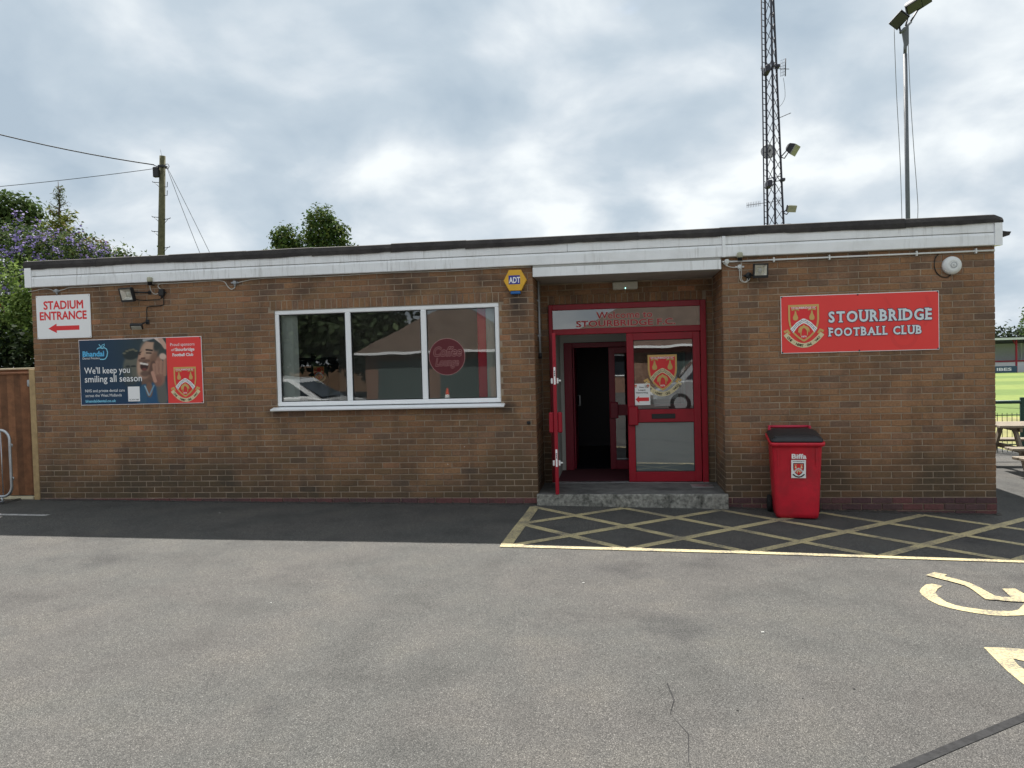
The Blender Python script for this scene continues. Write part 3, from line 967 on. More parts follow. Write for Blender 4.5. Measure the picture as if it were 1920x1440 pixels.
# right leaf closed: hinge on the right jamb (u runs to the left), outside face towards -y
Mr = Matrix(((-1, 0, 0, 8.892), (0, 1, 0, .845), (0, 0, 1, 0), (0, 0, 0, 1)))
RLEAF = leaf(Mr, 'door', 'closed crimson door leaf with crest, notice and letter slot', True)
ang = math.atan2(-.93, .072)
Ml = Matrix.Translation((6.992, .822, 0)) @ Matrix.Rotation(ang, 4, 'Z')
LLEAF = leaf(Ml, 'door', 'open crimson door leaf swung out edge-on', False, False)
for z0, z1 in ((1.545, 1.755), (.545, .755)):
    k = MB(); k.box(.9452, .9475, -.011, .011, z0, z1, M=Ml); k.build('lock_plate', 'white_print', LLEAF)
    k = MB()
    for q in range(3):
        k.box(.9476, .9486, -.005, .005, z0+.10+q*.024, z0+.118+q*.024, M=Ml)
    k.build('latch', 'black_plastic', LLEAF)
    k = MB()
    for s_ in (-1, 1):
        k.cbox(.915, .94, s_*.034-.012, s_*.034+.012, z0+.01, z0+.075, .004, M=Ml)
    k.cbox(.918, .936, .046, .075, z0+.035, z0+.055, .004, M=Ml)
    k.build('lock_cylinder', 'white_plastic', LLEAF)

# inside: lounge behind the window, lobby behind the doors
inn = MB()
inn.box(.22, 6.62, .22, 5.4, .14, .16); inn.build('lounge_floor', 'carpet', HOUSE)
inn = MB()
inn.box(.22, 6.62, 3.6, 3.7, .14, 2.9); inn.box(6.62, 6.70, .22, 5.5, .14, 2.9); inn.box(.22, .24, .22, 5.4, .14, 2.9)
inn.build('lounge_wall', 'interior_wall', HOUSE)
inn = MB(); inn.box(.22, W_R-.22, .22, DEPTH, 2.90, 2.93)
inn.build('ceiling', 'interior_wall', HOUSE)
lob = MB()
lob.box(6.92, 6.985, .91, 2.1, .15, 2.9); lob.box(8.985, 9.05, .91, 2.1, .15, 2.9); lob.box(6.985, 7.04, 2.0, 2.1, .15, 2.9); lob.box(7.04, 8.985, 2.0, 2.1, 2.095, 2.9)
lob.build('lobby_wall', 'cream_wall', HOUSE)
lob = MB(); lob.box(6.985, 8.985, .91, 2.12, .15, .191); lob.build('door_mat', 'mat_red', HOUSE)
lob = MB(); lob.box(6.985, 8.985, .91, 2.1, 2.60, 2.64); lob.build('lobby_ceiling', 'cream_wall', HOUSE)
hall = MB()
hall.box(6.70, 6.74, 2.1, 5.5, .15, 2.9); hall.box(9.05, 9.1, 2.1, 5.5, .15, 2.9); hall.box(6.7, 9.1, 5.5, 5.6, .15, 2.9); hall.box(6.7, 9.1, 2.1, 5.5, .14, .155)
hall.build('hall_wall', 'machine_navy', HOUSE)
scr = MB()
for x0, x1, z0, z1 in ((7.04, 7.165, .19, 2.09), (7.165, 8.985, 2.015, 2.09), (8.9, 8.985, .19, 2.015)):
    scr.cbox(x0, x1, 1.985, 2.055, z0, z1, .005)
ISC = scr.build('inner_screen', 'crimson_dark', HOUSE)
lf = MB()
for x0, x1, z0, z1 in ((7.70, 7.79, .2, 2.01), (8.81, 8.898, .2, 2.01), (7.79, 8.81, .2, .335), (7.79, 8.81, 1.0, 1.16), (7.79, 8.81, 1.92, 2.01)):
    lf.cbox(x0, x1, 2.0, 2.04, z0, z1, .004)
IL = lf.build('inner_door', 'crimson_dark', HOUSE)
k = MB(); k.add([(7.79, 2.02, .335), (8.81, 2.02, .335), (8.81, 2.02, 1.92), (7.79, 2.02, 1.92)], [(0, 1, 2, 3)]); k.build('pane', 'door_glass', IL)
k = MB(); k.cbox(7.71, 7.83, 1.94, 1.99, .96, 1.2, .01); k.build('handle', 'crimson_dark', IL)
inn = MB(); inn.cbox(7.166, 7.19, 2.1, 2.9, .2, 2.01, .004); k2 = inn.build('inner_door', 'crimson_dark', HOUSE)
k = MB(); k.tube([(7.2, 2.6, 1.12), (7.24, 2.6, 1.12), (7.24, 2.6, 1.28), (7.2, 2.6, 1.28)], .012); k.build('handle', 'steel', k2)

# things in the lounge
def blind_set(x0, x1, n, y, m, label, name='vertical_blind'):
    t = thing(name, label, 'blind', ((x0+x1)/2, y, 1.32))
    for i in range(n):
        x = x0+(x1-x0)*(i+.5)/n
        k = MB(); k.box(-.034, .034, -.0015, .0015, 1.345, 2.62, M=Matrix.Translation((x, y, 0)) @ Matrix.Rotation(R(28+random.uniform(-9, 9)), 4, 'Z'))
        k.build('slat', m, t)
    k = MB(); k.box(x0-.01, x1+.01, y-.02, y+.02, 2.622, 2.66); k.build('head_rail', 'white_plastic', t)
    return t
blind_set(3.46, 3.70, 5, .13, 'blind', 'pale vertical blind bunched inside the window beside the sponsor board')
blind_set(6.21, 6.37, 4, .13, 'blind', 'pale vertical blind bunched inside the window beside the alarm box')
t = tag(MB().cbox(6.07, 6.19, .20, .23, .17, 2.88, .01).build('red_panel', 'curtain_red'), 'tall bright red panel standing inside the window', 'panel')

GM = thing('games_machine', 'dark navy games machine with club crest inside the lounge window', 'machine', (3.42, 1.3, .16))
b = MB(); b.cbox(3.12, 3.72, 1.1, 1.55, .16, 1.90, .02); b.build('cabinet', 'machine_navy', GM)
b = MB(); b.prism([(1.06, 1.55), (1.06, 1.93), (1.12, 1.97), (1.5, 1.97), (1.5, 1.9), (1.09, 1.9), (1.09, 1.55)], lambda y, z, d: (d, y, z), 3.14, 3.70); b.build('hood', 'machine_navy', GM)
b = MB(); b.cbox(3.42, 3.48, 1.2, 1.26, 1.965, 2.03, .008); b.build('lamp', 'black_plastic', GM)

# ------------------------------------------------------------------ crest
SHIELD = [(-.5, .62), (.5, .62), (.5, .12), (.475, -.06), (.42, -.22), (.33, -.37), (.2, -.5), (.08, -.59), (0, -.635),
          (-.08, -.59), (-.2, -.5), (-.33, -.37), (-.42, -.22), (-.475, -.06), (-.5, .12)]
def crest(F, cx, cy, s, words=True, stone='white_print', red='red_print', gold='gold_print', line='dark_blue_print', scroll=True, edge=None):
    T = lambda pts: [(cx+x*s, cy+y*s) for x, y in pts]
    if scroll:                                    # ribbon under the shield
        n = 26
        arc = []
        for i in range(n+1):
            t = -1+2*i/n
            arc.append((t*.60, -.36-.40*(1-t*t)))
        F.stroke(T(arc), .155*s, 'cream_print')
        F.stroke(T([(-.64, -.30), (-.53, -.24), (-.47, -.36)]), .09*s, gold); F.stroke(T([(.64, -.30), (.53, -.24), (.47, -.36)]), .09*s, gold)
        if words:
            txt = 'ONE · HEART · ONE · WAY'
            F.layer()
            for i, ch in enumerate(txt):
                t = -.86+1.72*(i+.5)/len(txt)
                dx, dy = .60, .80*t
                a = math.atan2(dy, dx)
                F.glyph(ch, cx+(t*.60)*s+math.sin(a)*.045*s, cy+(-.36-.40*(1-t*t))*s-math.cos(a)*.045*s, .085*s, a, 'black_print', .02)
            F.layer()
    F.poly(T(SHIELD), edge or gold)
    inner = [(x*.875, y*.885-.002) for x, y in SHIELD]
    F.poly(T(inner), red)
    # chevron of masonry
    outer = [(-.437, -.19), (-.24, .02), (-.06, .135), (0, .15), (.06, .135), (.24, .02), (.437, -.19), (.405, -.25), (.35, -.335),
             (.19, -.12), (.06, -.03), (0, -.01), (-.06, -.03), (-.19, -.12), (-.35, -.335), (-.405, -.25)]
    F.poly(T(outer), stone)
    d = F.layer()
    for k in (.34, .67):
        for sgn in (-1, 1):
            A = [(0, .15-.16*k), (sgn*(.06), .135-.165*k), (sgn*(.24-.05*k), .02-.14*k), (sgn*(.437-.087*k), -.19-.145*k)]
            F.stroke(T(A), .012*s, line, d)
    d = F.layer()
    for sgn in (-1, 1):
        for i in range(6):
            t = (i+.6)/6
            x0, y0 = .04+.39*t, .14-.34*t**1.25
            j = (i % 3)*.33
            nx, ny = -.055, -.145
            F.stroke(T([(sgn*(x0+nx*j), y0+ny*j), (sgn*(x0+nx*(j+.33)), y0+ny*(j+.33))]), .011*s, line, d)
    for sgn in (-1, 1):                            # pears
        px, py = sgn*.265, .25
        pear = [(0, .19), (.025, .15), (.03, .08), (.055, .02), (.085, -.05), (.08, -.12), (.04, -.155), (0, -.16),
                (-.04, -.155), (-.08, -.12), (-.085, -.05), (-.055, .02), (-.03, .08), (-.025, .15)]
        F.poly(T([(px+x, py+y) for x, y in pear]), gold)
        for q in (-1, 1):
            F.poly(T([(px, py+.19), (px+q*.05, py+.245), (px+q*.13, py+.20), (px+q*.12, py+.165), (px+q*.05, py+.19)]), gold)
        F.stroke(T([(px, py+.14), (px, py+.24)]), .018*s, 'gold_dark')
    # hanging fleece
    fl = [(-.02, -.06), (.02, -.06), (.04, -.10), (.11, -.12), (.17, -.18), (.19, -.27), (.165, -.33), (.14, -.25), (.125, -.42), (.10, -.42), (.095, -.28),
          (.05, -.20), (.0, -.17), (-.05, -.20), (-.075, -.30), (-.09, -.43), (-.115, -.43), (-.12, -.29), (-.15, -.35), (-.19, -.30), (-.175, -.19), (-.11, -.12), (-.04, -.10)]
    F.poly(T(fl), gold)
    if words:
        F.text('STOURBRIDGE FC', cx-.40*s, cx+.40*s, cy+.475*s, cy+.545*s, 'white_print', .02)
        F.text('1876', cx-.085*s, cx+.085*s, cy-.49*s, cy-.43*s, 'white_print', .02)

def panel(name, label, x0, x1, z0, z1, m, thick=.006, y=-.006, edge='white_print'):
    t = thing(name, label, 'sign', ((x0+x1)/2, y, z0))
    b = MB(); b.cbox(x0, x1, y-thick, y, z0, z1, .0015)
    p = b.build('panel', edge, t)
    F = Flat(Frame((x0, y-thick, z0)), base=.0006)
    F.rect(.007, x1-x0-.007, .007, z1-z0-.007, m)
    F.done('printed_face', p)
    return t
def screws(t, pts, y, m, r=.009):
    for x, z in pts:
        b = MB(); b.lathe([(r, 0), (r, .003), (r*.5, .0055), (.0005, .006)], 10, Matrix.Translation((x, y, z)) @ Matrix.Rotation(R(90), 4, 'X'))
        b.build('screw', m, t)

# club name sign
t = panel('club_sign', 'long red club name sign with crest on the brick wall above the bin', 9.731, 11.470, 1.845, 2.517, 'sign_red')
F = Flat(Frame((9.731, -.0126, 1.845)), base=.0004)
F.layer()
W_, H_ = 1.739, .672
for (r0, r1) in ((.0, .20), ):                     # faint ball ghosted into the print
    F.disc(1.36, .17, .15, 'sign_red_dark', 40)
    F.stroke([(1.15, .62), (1.22, .5), (1.2, .3), (1.3, .1)], .03, 'sign_red_dark'); F.stroke([(1.6, .62), (1.66, .45), (1.58, .28)], .035, 'sign_red_dark')
    F.disc(1.36, .17, .11, 'sign_red', 40); F.poly([(1.30, .20), (1.36, .25), (1.42, .2), (1.40, .13), (1.32, .13)], 'sign_red_dark')
F.done('ghost_ball', t)
F = Flat(Frame((9.731, -.0126, 1.845)), base=.0045)
crest(F, .255, .352, .345)
F.done('crest', t)
SERIF = {'T': ('c',), 'U': ('l', 'r'), 'R': ('l',), 'B': ('l',), 'I': ('l',), 'D': ('l',), 'E': ('l',), 'F': ('l',), 'L': ('l',), 'A': ('fl', 'fr')}
def serif_line(F, words, a0, a1, b0, b1, m, outline):
    bold = .035
    adv, xs = [], 0.0
    for ch in words:
        if ch == ' ':
            xs += .42; continue
        vs, fs = text2d(ch, bold)
        q = [p[0] for p in vs]
        adv.append((ch, xs-min(q), min(q), max(q)))
        xs += max(q)-min(q)+.115
    xs -= .115
    sx = (a1-a0)/xs; sy = (b1-b0)/.80
    for lay in ((outline, .038), (m, 0.0)):
        F.layer(3)
        for n_, (ch, off, x0, x1) in enumerate(adv):
            vs, fs = text2d(ch, bold+lay[1])
            g = lay[1]
            F.add([F.fr.pt(a0+(x+off)*sx, b0+(y+.035)*sy, F.layer(0)+_k) for x, y, _k in vs], fs, F.mi(lay[0]))
            for k in SERIF.get(ch, ()):
                st = .20
                xl = {'l': x0, 'r': x1-st, 'c': (x0+x1-st)/2, 'fl': x0-.02, 'fr': x1-st+.02}[k]
                for top in (0, 1):
                    if (top and k in ('c', 'fl', 'fr')) or (not top and ch == 'U'):
                        continue
                    e = .065
                    P = [(xl-e-g, -.035-g), (xl+st+e+g, -.035-g), (xl+st+e+g, .01+g), (xl+st+g*.5, .075+g), (xl-g*.5, .075+g), (xl-e-g, .01+g)]
                    if top:
                        P = [(x, .73-y) for x, y in P]
                    F.add([F.fr.pt(a0+(x+off)*sx, b0+(y+.035)*sy, F.layer(0)+F.step*.5) for x, y in P], [tuple(range(6))], F.mi(lay[0]))
mat('sign_white', (.70, .76, .80), .45)
F = Flat(Frame((9.731, -.0126, 1.845)), base=.0045)
serif_line(F, 'STOURBRIDGE', .532, 1.660, .345, .482, 'sign_white', 'dark_blue_print')
serif_line(F, 'FOOTBALL CLUB', .532, 1.545, .186, .288, 'sign_white', 'dark_blue_print')
F.done('lettering', t)
screws(t, [(9.745, 2.503), (10.59, 2.503), (11.455, 2.503), (9.745, 1.859), (10.6, 1.859), (11.455, 1.859)], -.0125, 'screw_black')

# stadium entrance sign
t = panel('entrance_sign', 'white sign reading stadium entrance with a red arrow pointing left', .079, .877, 2.305, 2.886, 'white_print')
F = Flat(Frame((0, -.0126, 0)))
F.layer()
F.text('STADIUM', .190, .776, 2.695, 2.812, 'red_print', .030)
F.text('ENTRANCE', .128, .822, 2.554, 2.670, 'red_print', .030)
F.done('lettering', t)
F = Flat(Frame((0, -.0126, 0))); F.layer()
F.poly([(.247, 2.441), (.372, 2.380), (.372, 2.414), (.706, 2.414), (.706, 2.474), (.372, 2.474), (.372, 2.506)], 'red_print')
F.done('arrow', t)
screws(t, [(.094, 2.871), (.861, 2.871), (.094, 2.320), (.861, 2.320)], -.0125, 'screw_steel', .006)

# sponsor board
SX0, SX1, SZ0, SZ1 = .683, 2.445, 1.398, 2.275
t = panel('sponsor_board', 'dark blue and red dental sponsor board with cheering man on brick wall', SX0, SX1, SZ0, SZ1, 'sign_red')
def sponsor_picture():
    nu, nv = 150, 104
    X, Y = np.meshgrid(np.linspace(75, 1335, nu), np.linspace(128, 1062, nv))
    img = np.zeros((nv, nu, 3))
    def C(*c):
        return np.array(c, float)
    fx = (X-75)/1260; fy = (Y-128)/934
    img[:] = C(20, 52, 78)
    img += (C(58, 66, 62)-img)*np.clip((fx-.30)*1.6, 0, 1)[..., None]*np.clip(1.15-fy*1.05, 0, 1)[..., None]
    img += (C(12, 56, 92)-img)*np.clip((fy-.6)*2.2, 0, 1)[..., None]*.8
    def blob(cx, cy, rx, ry, ang, col, soft=.2, a=1.0):
        c, s_ = math.cos(R(ang)), math.sin(R(ang))
        u = ((X-cx)*c+(Y-cy)*s_)/rx; v = (-(X-cx)*s_+(Y-cy)*c)/ry
        d = np.sqrt(u*u+v*v)
        m_ = np.clip((1-d)/soft+.5, 0, 1)*a
        img[:] = img+(C(*col)-img)*m_[..., None]
    def cap(x0, y0, x1, y1, r, col, soft=.3, a=1.0):
        dx, dy = x1-x0, y1-y0
        tt = np.clip(((X-x0)*dx+(Y-y0)*dy)/(dx*dx+dy*dy), 0, 1)
        d = np.hypot(X-x0-tt*dx, Y-y0-tt*dy)/r
        m_ = np.clip((1-d)/soft+.5, 0, 1)*a
        img[:] = img+(C(*col)-img)*m_[..., None]
    # man behind
    blob(830, 560, 128, 215, 0, (98, 98, 88), .3); blob(770, 640, 60, 150, 0, (60, 70, 70), .6, .6)
    blob(825, 345, 118, 80, -5, (32, 44, 46), .25)
    for hx, hy in ((730, 330), (770, 300), (815, 285), (860, 280), (900, 300)):
        blob(hx, hy, 26, 14, 0, (150, 140, 112), .7, .6)
    blob(775, 520, 34, 12, 0, (38, 44, 44), .5); blob(855, 520, 40, 13, 0, (38, 44, 44), .5)
    blob(800, 700, 70, 30, 0, (52, 58, 58), .6); blob(820, 740, 110, 60, 0, (46, 58, 64), .7, .7)
    # front man: neck, head, hair, features
    cap(1050, 660, 1060, 820, 95, (112, 84, 70)); cap(1010, 900, 1090, 760, 40, (92, 70, 62), .6, .6)
    blob(1050, 430, 132, 285, 14, (158, 122, 102), .12)
    blob(1090, 280, 110, 120, 14, (186, 154, 132), .7, .9); blob(960, 520, 50, 160, 8, (196, 162, 140), .8, .7)
    blob(1150, 480, 70, 190, 10, (118, 86, 70), .6, .8)
    blob(1115, 140, 105, 40, 8, (48, 58, 62), .25); blob(1210, 215, 50, 100, 20, (52, 56, 56), .5)
    cap(1020, 150, 1180, 110, 20, (205, 205, 205), .6, .7); cap(1190, 120, 1300, 210, 26, (214, 190, 176), .4); cap(1250, 130, 1325, 260, 30, (196, 160, 142), .4)
    cap(940, 330, 985, 318, 10, (50, 38, 34), .6); cap(1050, 290, 1130, 300, 13, (50, 38, 34), .6)
    cap(945, 352, 985, 346, 9, (66, 48, 42), .7); cap(1050, 335, 1115, 338, 10, (60, 44, 38), .7)
    cap(995, 330, 975, 400, 22, (190, 150, 126), .7); cap(975, 412, 1020, 408, 12, (92, 60, 50), .6)
    cap(950, 440, 1075, 448, 20, (96, 70, 60), .7, .8)
    blob(1010, 525, 58, 62, 10, (60, 34, 32), .3); cap(962, 482, 1055, 498, 14, (222, 214, 206), .5)
    blob(1010, 570, 34, 20, 0, (120, 62, 58), .6); blob(1020, 630, 70, 42, 0, (104, 80, 68), .6); cap(1090, 620, 1140, 480, 30, (92, 66, 56), .7, .8)
    blob(1225, 470, 45, 80, 0, (150, 112, 94), .4)
    # shirts
    cap(960, 1060, 1010, 850, 70, (44, 86, 116), .3); cap(1130, 1060, 1170, 860, 110, (34, 80, 118), .3); blob(1070, 860, 50, 110, 0, (124, 92, 76), .3)
    cap(1010, 810, 1060, 940, 9, (150, 180, 196), .6); cap(1140, 800, 1070, 940, 9, (120, 156, 178), .6)
    # clapping hand
    cap(1260, 1000, 1240, 780, 75, (96, 96, 92), .4); blob(1220, 690, 88, 125, 8, (146, 108, 92), .35); blob(1200, 740, 60, 70, 0, (132, 88, 76), .7, .7)
    for x0, y0, x1, y1 in ((1160, 640, 1150, 510), (1200, 620, 1195, 470), (1250, 620, 1255, 470), (1300, 650, 1310, 400)):
        cap(x0, y0, x1, y1, 25, (168, 126, 106), .45); cap(x0+14, y0, x1+14, y1+20, 7, (126, 90, 78), .8, .4)
    cap(1160, 740, 1125, 620, 24, (190, 142, 122), .35); blob(1280, 390, 50, 45, 20, (206, 178, 162), .4)
    img = np.clip(img, 0, 255)/255.
    return np.where(img <= .04045, img/12.92, ((img+.055)/1.055)**2.4), nu, nv
img, nu, nv = sponsor_picture()
pw, ph = SX1-SX0, SZ1-SZ0
PX1 = .7175*pw
us = np.linspace(.008, PX1, nu); vs_ = np.linspace(ph-.008, .008, nv)
V = [(SX0+a-t.location.x, -.0136-t.location.y, SZ0+b_-t.location.z) for b_ in vs_ for a in us]
Fc = [(j*nu+i, (j+1)*nu+i, (j+1)*nu+i+1, j*nu+i+1) for j in range(nv-1) for i in range(nu-1)]
me = bpy.data.meshes.new('printed_photo'); me.from_pydata(V, [], Fc)
at_ = me.color_attributes.new('tint', 'FLOAT_COLOR', 'POINT')
at_.data.foreach_set('color', np.concatenate([img.reshape(-1, 3), np.ones((nu*nv, 1))], 1).astype(np.float32).ravel())
mat('photo_print', (.5, .5, .5), .45, attr='tint')
me.materials.append(MATS['photo_print'])
link('printed_photo', me, t)
def sp(x, y):                                     # point of the print from its place on the board
    return ((x-68)/1775*pw, ph-(y-108-(x-68)*-.028)/948*ph)
mat('sky_blue_print', (.10, .45, .75), .45); mat('aqua_print', (.22, .60, .80), .45)
def line(words, x0, x1, y0, y1, m, bold=0.0, ref=None):
    """words between left/right edges and top/bottom of the print area"""
    F = Flat(Frame((SX0, -.0136, SZ0)), base=.001)
    F.text(words, (x0-68)/1775*pw, (x1-68)/1775*pw, ph*(1-(y1-120)/945), ph*(1-(y0-120)/945), m, bold, ref=ref)
    F.done('lettering', t)
line('Bhandal', 122, 440, 285, 365, 'sky_blue_print', .035)
line('Dental Practice', 122, 372, 372, 402, 'white_print', .0)
line("We'll keep you", 138, 805, 515, 640, 'white_print', .006)
line('smiling all season', 140, 975, 640, 765, 'white_print', .006)
line('NHS and private dental care', 140, 720, 835, 890, 'white_print', .0)
line('across the West Midlands', 140, 672, 905, 945, 'white_print', .0)
line('bhandaldental.co.uk', 140, 585, 985, 1025, 'aqua_print', .025)
line('Proud sponsors', 1400, 1745, 205, 262, 'cream_print' if False else 'white_print', .0)
line('of', 1412, 1462, 282, 318, 'white_print', .0)
line('Stourbridge', 1470, 1740, 275, 335, 'white_print', .03)
line('Football Club', 1428, 1722, 350, 395, 'white_print', .03)
ap = lambda pts: [((x-68)/1775*pw, ph*(1-(y-120)/945)) for x, y in pts]
F = Flat(Frame((SX0, -.0136, SZ0)), base=.001)
F.stroke(ap([(335, 262), (355, 245), (390, 240), (415, 252), (445, 240), (480, 262), (492, 310), (480, 365), (455, 400), (425, 408), (375, 405)]), .013, 'aqua_print')
F.stroke(ap([(402, 238), (385, 210), (368, 190)]), .011, 'aqua_print'); F.stroke(ap([(402, 238), (412, 205), (455, 188), (450, 212), (420, 235)]), .009, 'aqua_print')
F.done('logo', t)
F = Flat(Frame((SX0, -.0136, SZ0)), base=.0003)
F.rect(*[v for p in zip(ap([(765, 1020)])[0], ap([(935, 808)])[0]) for v in p], 'white_print')
F.done('white_card', t)
line('SCAN ME', 782, 918, 985, 1006, 'black_print', .01)
F = Flat(Frame((SX0, -.0136, SZ0)), base=.0008)
crest(F, 1.515, .285, .315)
F.done('crest', t)
screws(t, [(SX1-.018, SZ1-.018), (SX1-.018, SZ0+.018), (SX0+.86, SZ1-.018)], -.0135, 'screw_black', .008)

# crest and notice on the closed door leaf
F = Flat(Frame((8.408, .8400, 1.655)), base=.0006)
crest(F, 0, -.012, .375, stone='cream_print', line='black_print', edge='gold_print')
F.text('18', -.23, -.19, -.21, -.17, 'black_print', .01); F.text('76', .19, .23, -.21, -.17, 'black_print', .01)
o = F.done('crest', RLEAF)
NT = thing('paper_notice', 'small white paper notice with red left arrow on the door glass', 'notice', (8.138, .836, 1.218))
b = MB(); b.box(8.032, 8.244, .8355, .8375, 1.218, 1.500); b.build('paper', 'white_print', NT)
F = Flat(Frame((0, .8355, 0)))
F.text('Non', 8.105, 8.165, 1.444, 1.462, 'black_print', .03); F.text('League', 8.09, 8.185, 1.404, 1.426, 'black_print', .03); F.text('Networking', 8.062, 8.214, 1.368, 1.390, 'black_print', .03)
F.done('lettering', NT)
F = Flat(Frame((0, .8355, 0)))
F.poly([(8.052, 1.292), (8.10, 1.247), (8.10, 1.270), (8.228, 1.270), (8.228, 1.318), (8.10, 1.318), (8.10, 1.340)], 'red_print')
F.done('arrow', NT)
F = Flat(Frame((0, .8355, 0)))
crest(F, 8.058, 1.468, .032, words=False, scroll=False); crest(F, 8.218, 1.468, .032, words=False, scroll=False)
F.done('crest', NT)

F = Flat(Frame((3.60, 1.055, 1.74)), base=.001); crest(F, 0, 0, .16, words=False); F.done('crest', GM)
# alarm box
mat('alarm_yellow', (.72, .40, .03), .4, vary=.05, vscale=20); mat('alarm_blue', (.02, .13, .40), .3); mat('logo_blue', (.02, .03, .28), .4)
A = thing('alarm_box', 'yellow hexagonal burglar alarm box with blue strobe beside the porch', 'alarm', (6.606, 0, 2.70))
HX = [(-.142, 0), (-.074, -.127), (.074, -.127), (.142, 0), (.074, .127), (-.074, .127)]
def hexb(s_, y0, y1, mb):
    mb.prism([(6.606+x*s_, 2.826+z*s_) for x, z in HX], lambda a, c, d: (a, d, c), y0, y1)
b = MB(); hexb(1.0, -.066, -.001, b); hexb(.955, -.0745, -.066, b)
b.build('cover', 'alarm_yellow', A)
b = MB(); b.cbox(6.545, 6.667, -.066, -.004, 2.660, 2.6985, .008); b.build('strobe', 'alarm_blue', A)
F = Flat(Frame((6.598, -.0745, 2.830)))
F.rect(-.07, .07, -.052, .056, 'logo_blue'); F.text('ADT', -.066, .072, -.038, .036, 'white_print', .03)
F.done('logo', A)
b = MB()
for i in range(6):
    a_ = .12+i*.13
    x_ = 6.606+.142-(.142-.074)*a_*1.05-.004; z_ = 2.826-.127*a_*1.05
    b.box(x_-.004, x_+.006, -.05, -.012, z_-.004, z_+.004)
b.build('vent', 'black_plastic', A)

# ------------------------------------------------------------------ lamps, boxes and cables on the wall
def rotx(p, yaw, tilt):
    return Matrix.Translation(p) @ Matrix.Rotation(R(yaw), 4, 'Z') @ Matrix.Rotation(R(tilt), 4, 'X')
def floodlight(name, label, p, w, h, yaw, tilt, lens='lamp_glass_lens', pivot=None):
    t = thing(name, label, 'floodlight', p)
    M_ = rotx(p, yaw, tilt)
    b = MB()
    rect = lambda ww, hh, y: [M_ @ Vector((x, y, z)) for x, z in ((-ww/2, -hh/2), (ww/2, -hh/2), (ww/2, hh/2), (-ww/2, hh/2))]
    loops = [rect(w, h, -.045), rect(w, h, -.02), rect(w*.86, h*.8, .01), rect(w*.5, h*.5, .045)]
    v = [q for l_ in loops for q in l_]
    fs = [(i*4+j, i*4+(j+1) % 4, i*4+4+(j+1) % 4, i*4+4+j) for i in range(3) for j in range(4)]+[(12, 13, 14, 15)]
    b.add(v, fs)
    # rim round the glass
    wi, hi = w-.03, h-.045
    for x0, x1, z0, z1 in ((-w/2, w/2, h/2-.015, h/2), (-w/2, w/2, -h/2, -h/2+.03), (-w/2, -w/2+.015, -h/2+.03, h/2-.015), (w/2-.015, w/2, -h/2+.03, h/2-.015)):
        b.cbox(x0, x1, -.052, -.040, z0, z1, .002, M=M_)
    b.build('housing', 'black_plastic', t)
    b = MB()
    z0, z1 = -h/2+.03, h/2-.015
    o_ = [(-w/2+.015, -.043, z0), (w/2-.015, -.043, z0), (w/2-.015, -.043, z1), (-w/2+.015, -.043, z1)]
    i_ = [(-w*.22, -.01, z0*.45), (w*.22, -.01, z0*.45), (w*.22, -.01, z1*.5), (-w*.22, -.01, z1*.5)]
    b.add([M_ @ Vector(q) for q in o_+i_], [(j, (j+1) % 4, 4+(j+1) % 4, 4+j) for j in range(4)]+[(4, 5, 6, 7)])
    b.build('reflector', 'reflector', t)
    b = MB(); b.lathe([(w*.2, -.012), (w*.18, .0), (w*.10, .008), (.001, .010)], 16, M_ @ Matrix.Translation((0, -.012, (z0+z1)*.3)) @ Matrix.Rotation(R(90), 4, 'X'))
    b.build('bulb', lens, t)
    b = MB(); e = M_ @ Vector((w/2+.008, 0, 0))
    q = pivot or Vector((p[0], -.012, p[2]+.01))
    b.tube([M_ @ Vector((w*.25, .03, h*.1)), Vector(q)+Vector((0, -.01, 0)), Vector(q)+Vector((0, .012, 0))], .011)
    b.cbox(q[0]-.02, q[0]+.02, -.014, -.001, q[2]-.025, q[2]+.025, .003)
    b.build('bracket', 'black_plastic', t)
    return t
floodlight('floodlight', 'black tilted halogen floodlight above the sponsor board', (1.535, -.14, 2.842), .225, .185, -16, 14, pivot=(1.74, 0, 2.87))
def small_flood():
    p = (1.595, -.10, 2.425)
    t = thing('floodlight', 'small black spotlight angled down towards the sponsor board', 'floodlight', p)
    M_ = rotx(p, 25, 58)
    b = MB(); b.cbox(-.075, .075, -.02, .02, -.05, .05, .008, M=M_); b.build('housing', 'black_plastic', t)
    b = MB(); b.cbox(-.06, .06, -.026, -.0205, -.038, .038, .002, M=M_); b.build('lens', 'lamp_glass_lens', t)
    b = MB(); b.tube([(1.63, -.085, 2.44), (1.675, -.04, 2.475), (1.69, -.006, 2.48)], .010); b.cbox(1.665, 1.715, -.014, -.001, 2.455, 2.515, .003); b.build('bracket', 'black_plastic', t)
small_flood()
floodlight('floodlight', 'square black LED floodlight on the wall beside the porch', (9.483, -.105, 2.817), .170, .165, 6, 8, lens='cream_wall')
def junction(label, x, z, r=.03, m='grey_plastic', shape='round', y=-.001, name='junction_box'):
    t = thing(name, label, 'junction box', (x, y, z-r))
    b = MB()
    if shape == 'round':
        b.lathe([(r, 0), (r, .03), (r*.9, .037), (.001, .038)], 18, Matrix.Translation((x, y, z)) @ Matrix.Rotation(R(90), 4, 'X'))
    else:
        b.cbox(x-r, x+r, y-.05, y, z-r*1.35, z+r*1.35, .006)
    b.build('box', m, t)
    b = MB()
    for dx, dz in ((-1, 0), (1, 0), (0, -1)):
        b.tube([(x+dx*r*.9, y-.018, z+dz*r*(.9 if shape == 'round' else 1.3)), (x+dx*(r+.022), y-.018, z+dz*(r+.022)*(1 if shape == 'round' else 1.3))], .011, 10)
    b.build('gland', m, t)
    return t
junction('grey round junction box above the stadium entrance sign', .40, 2.943, .026)
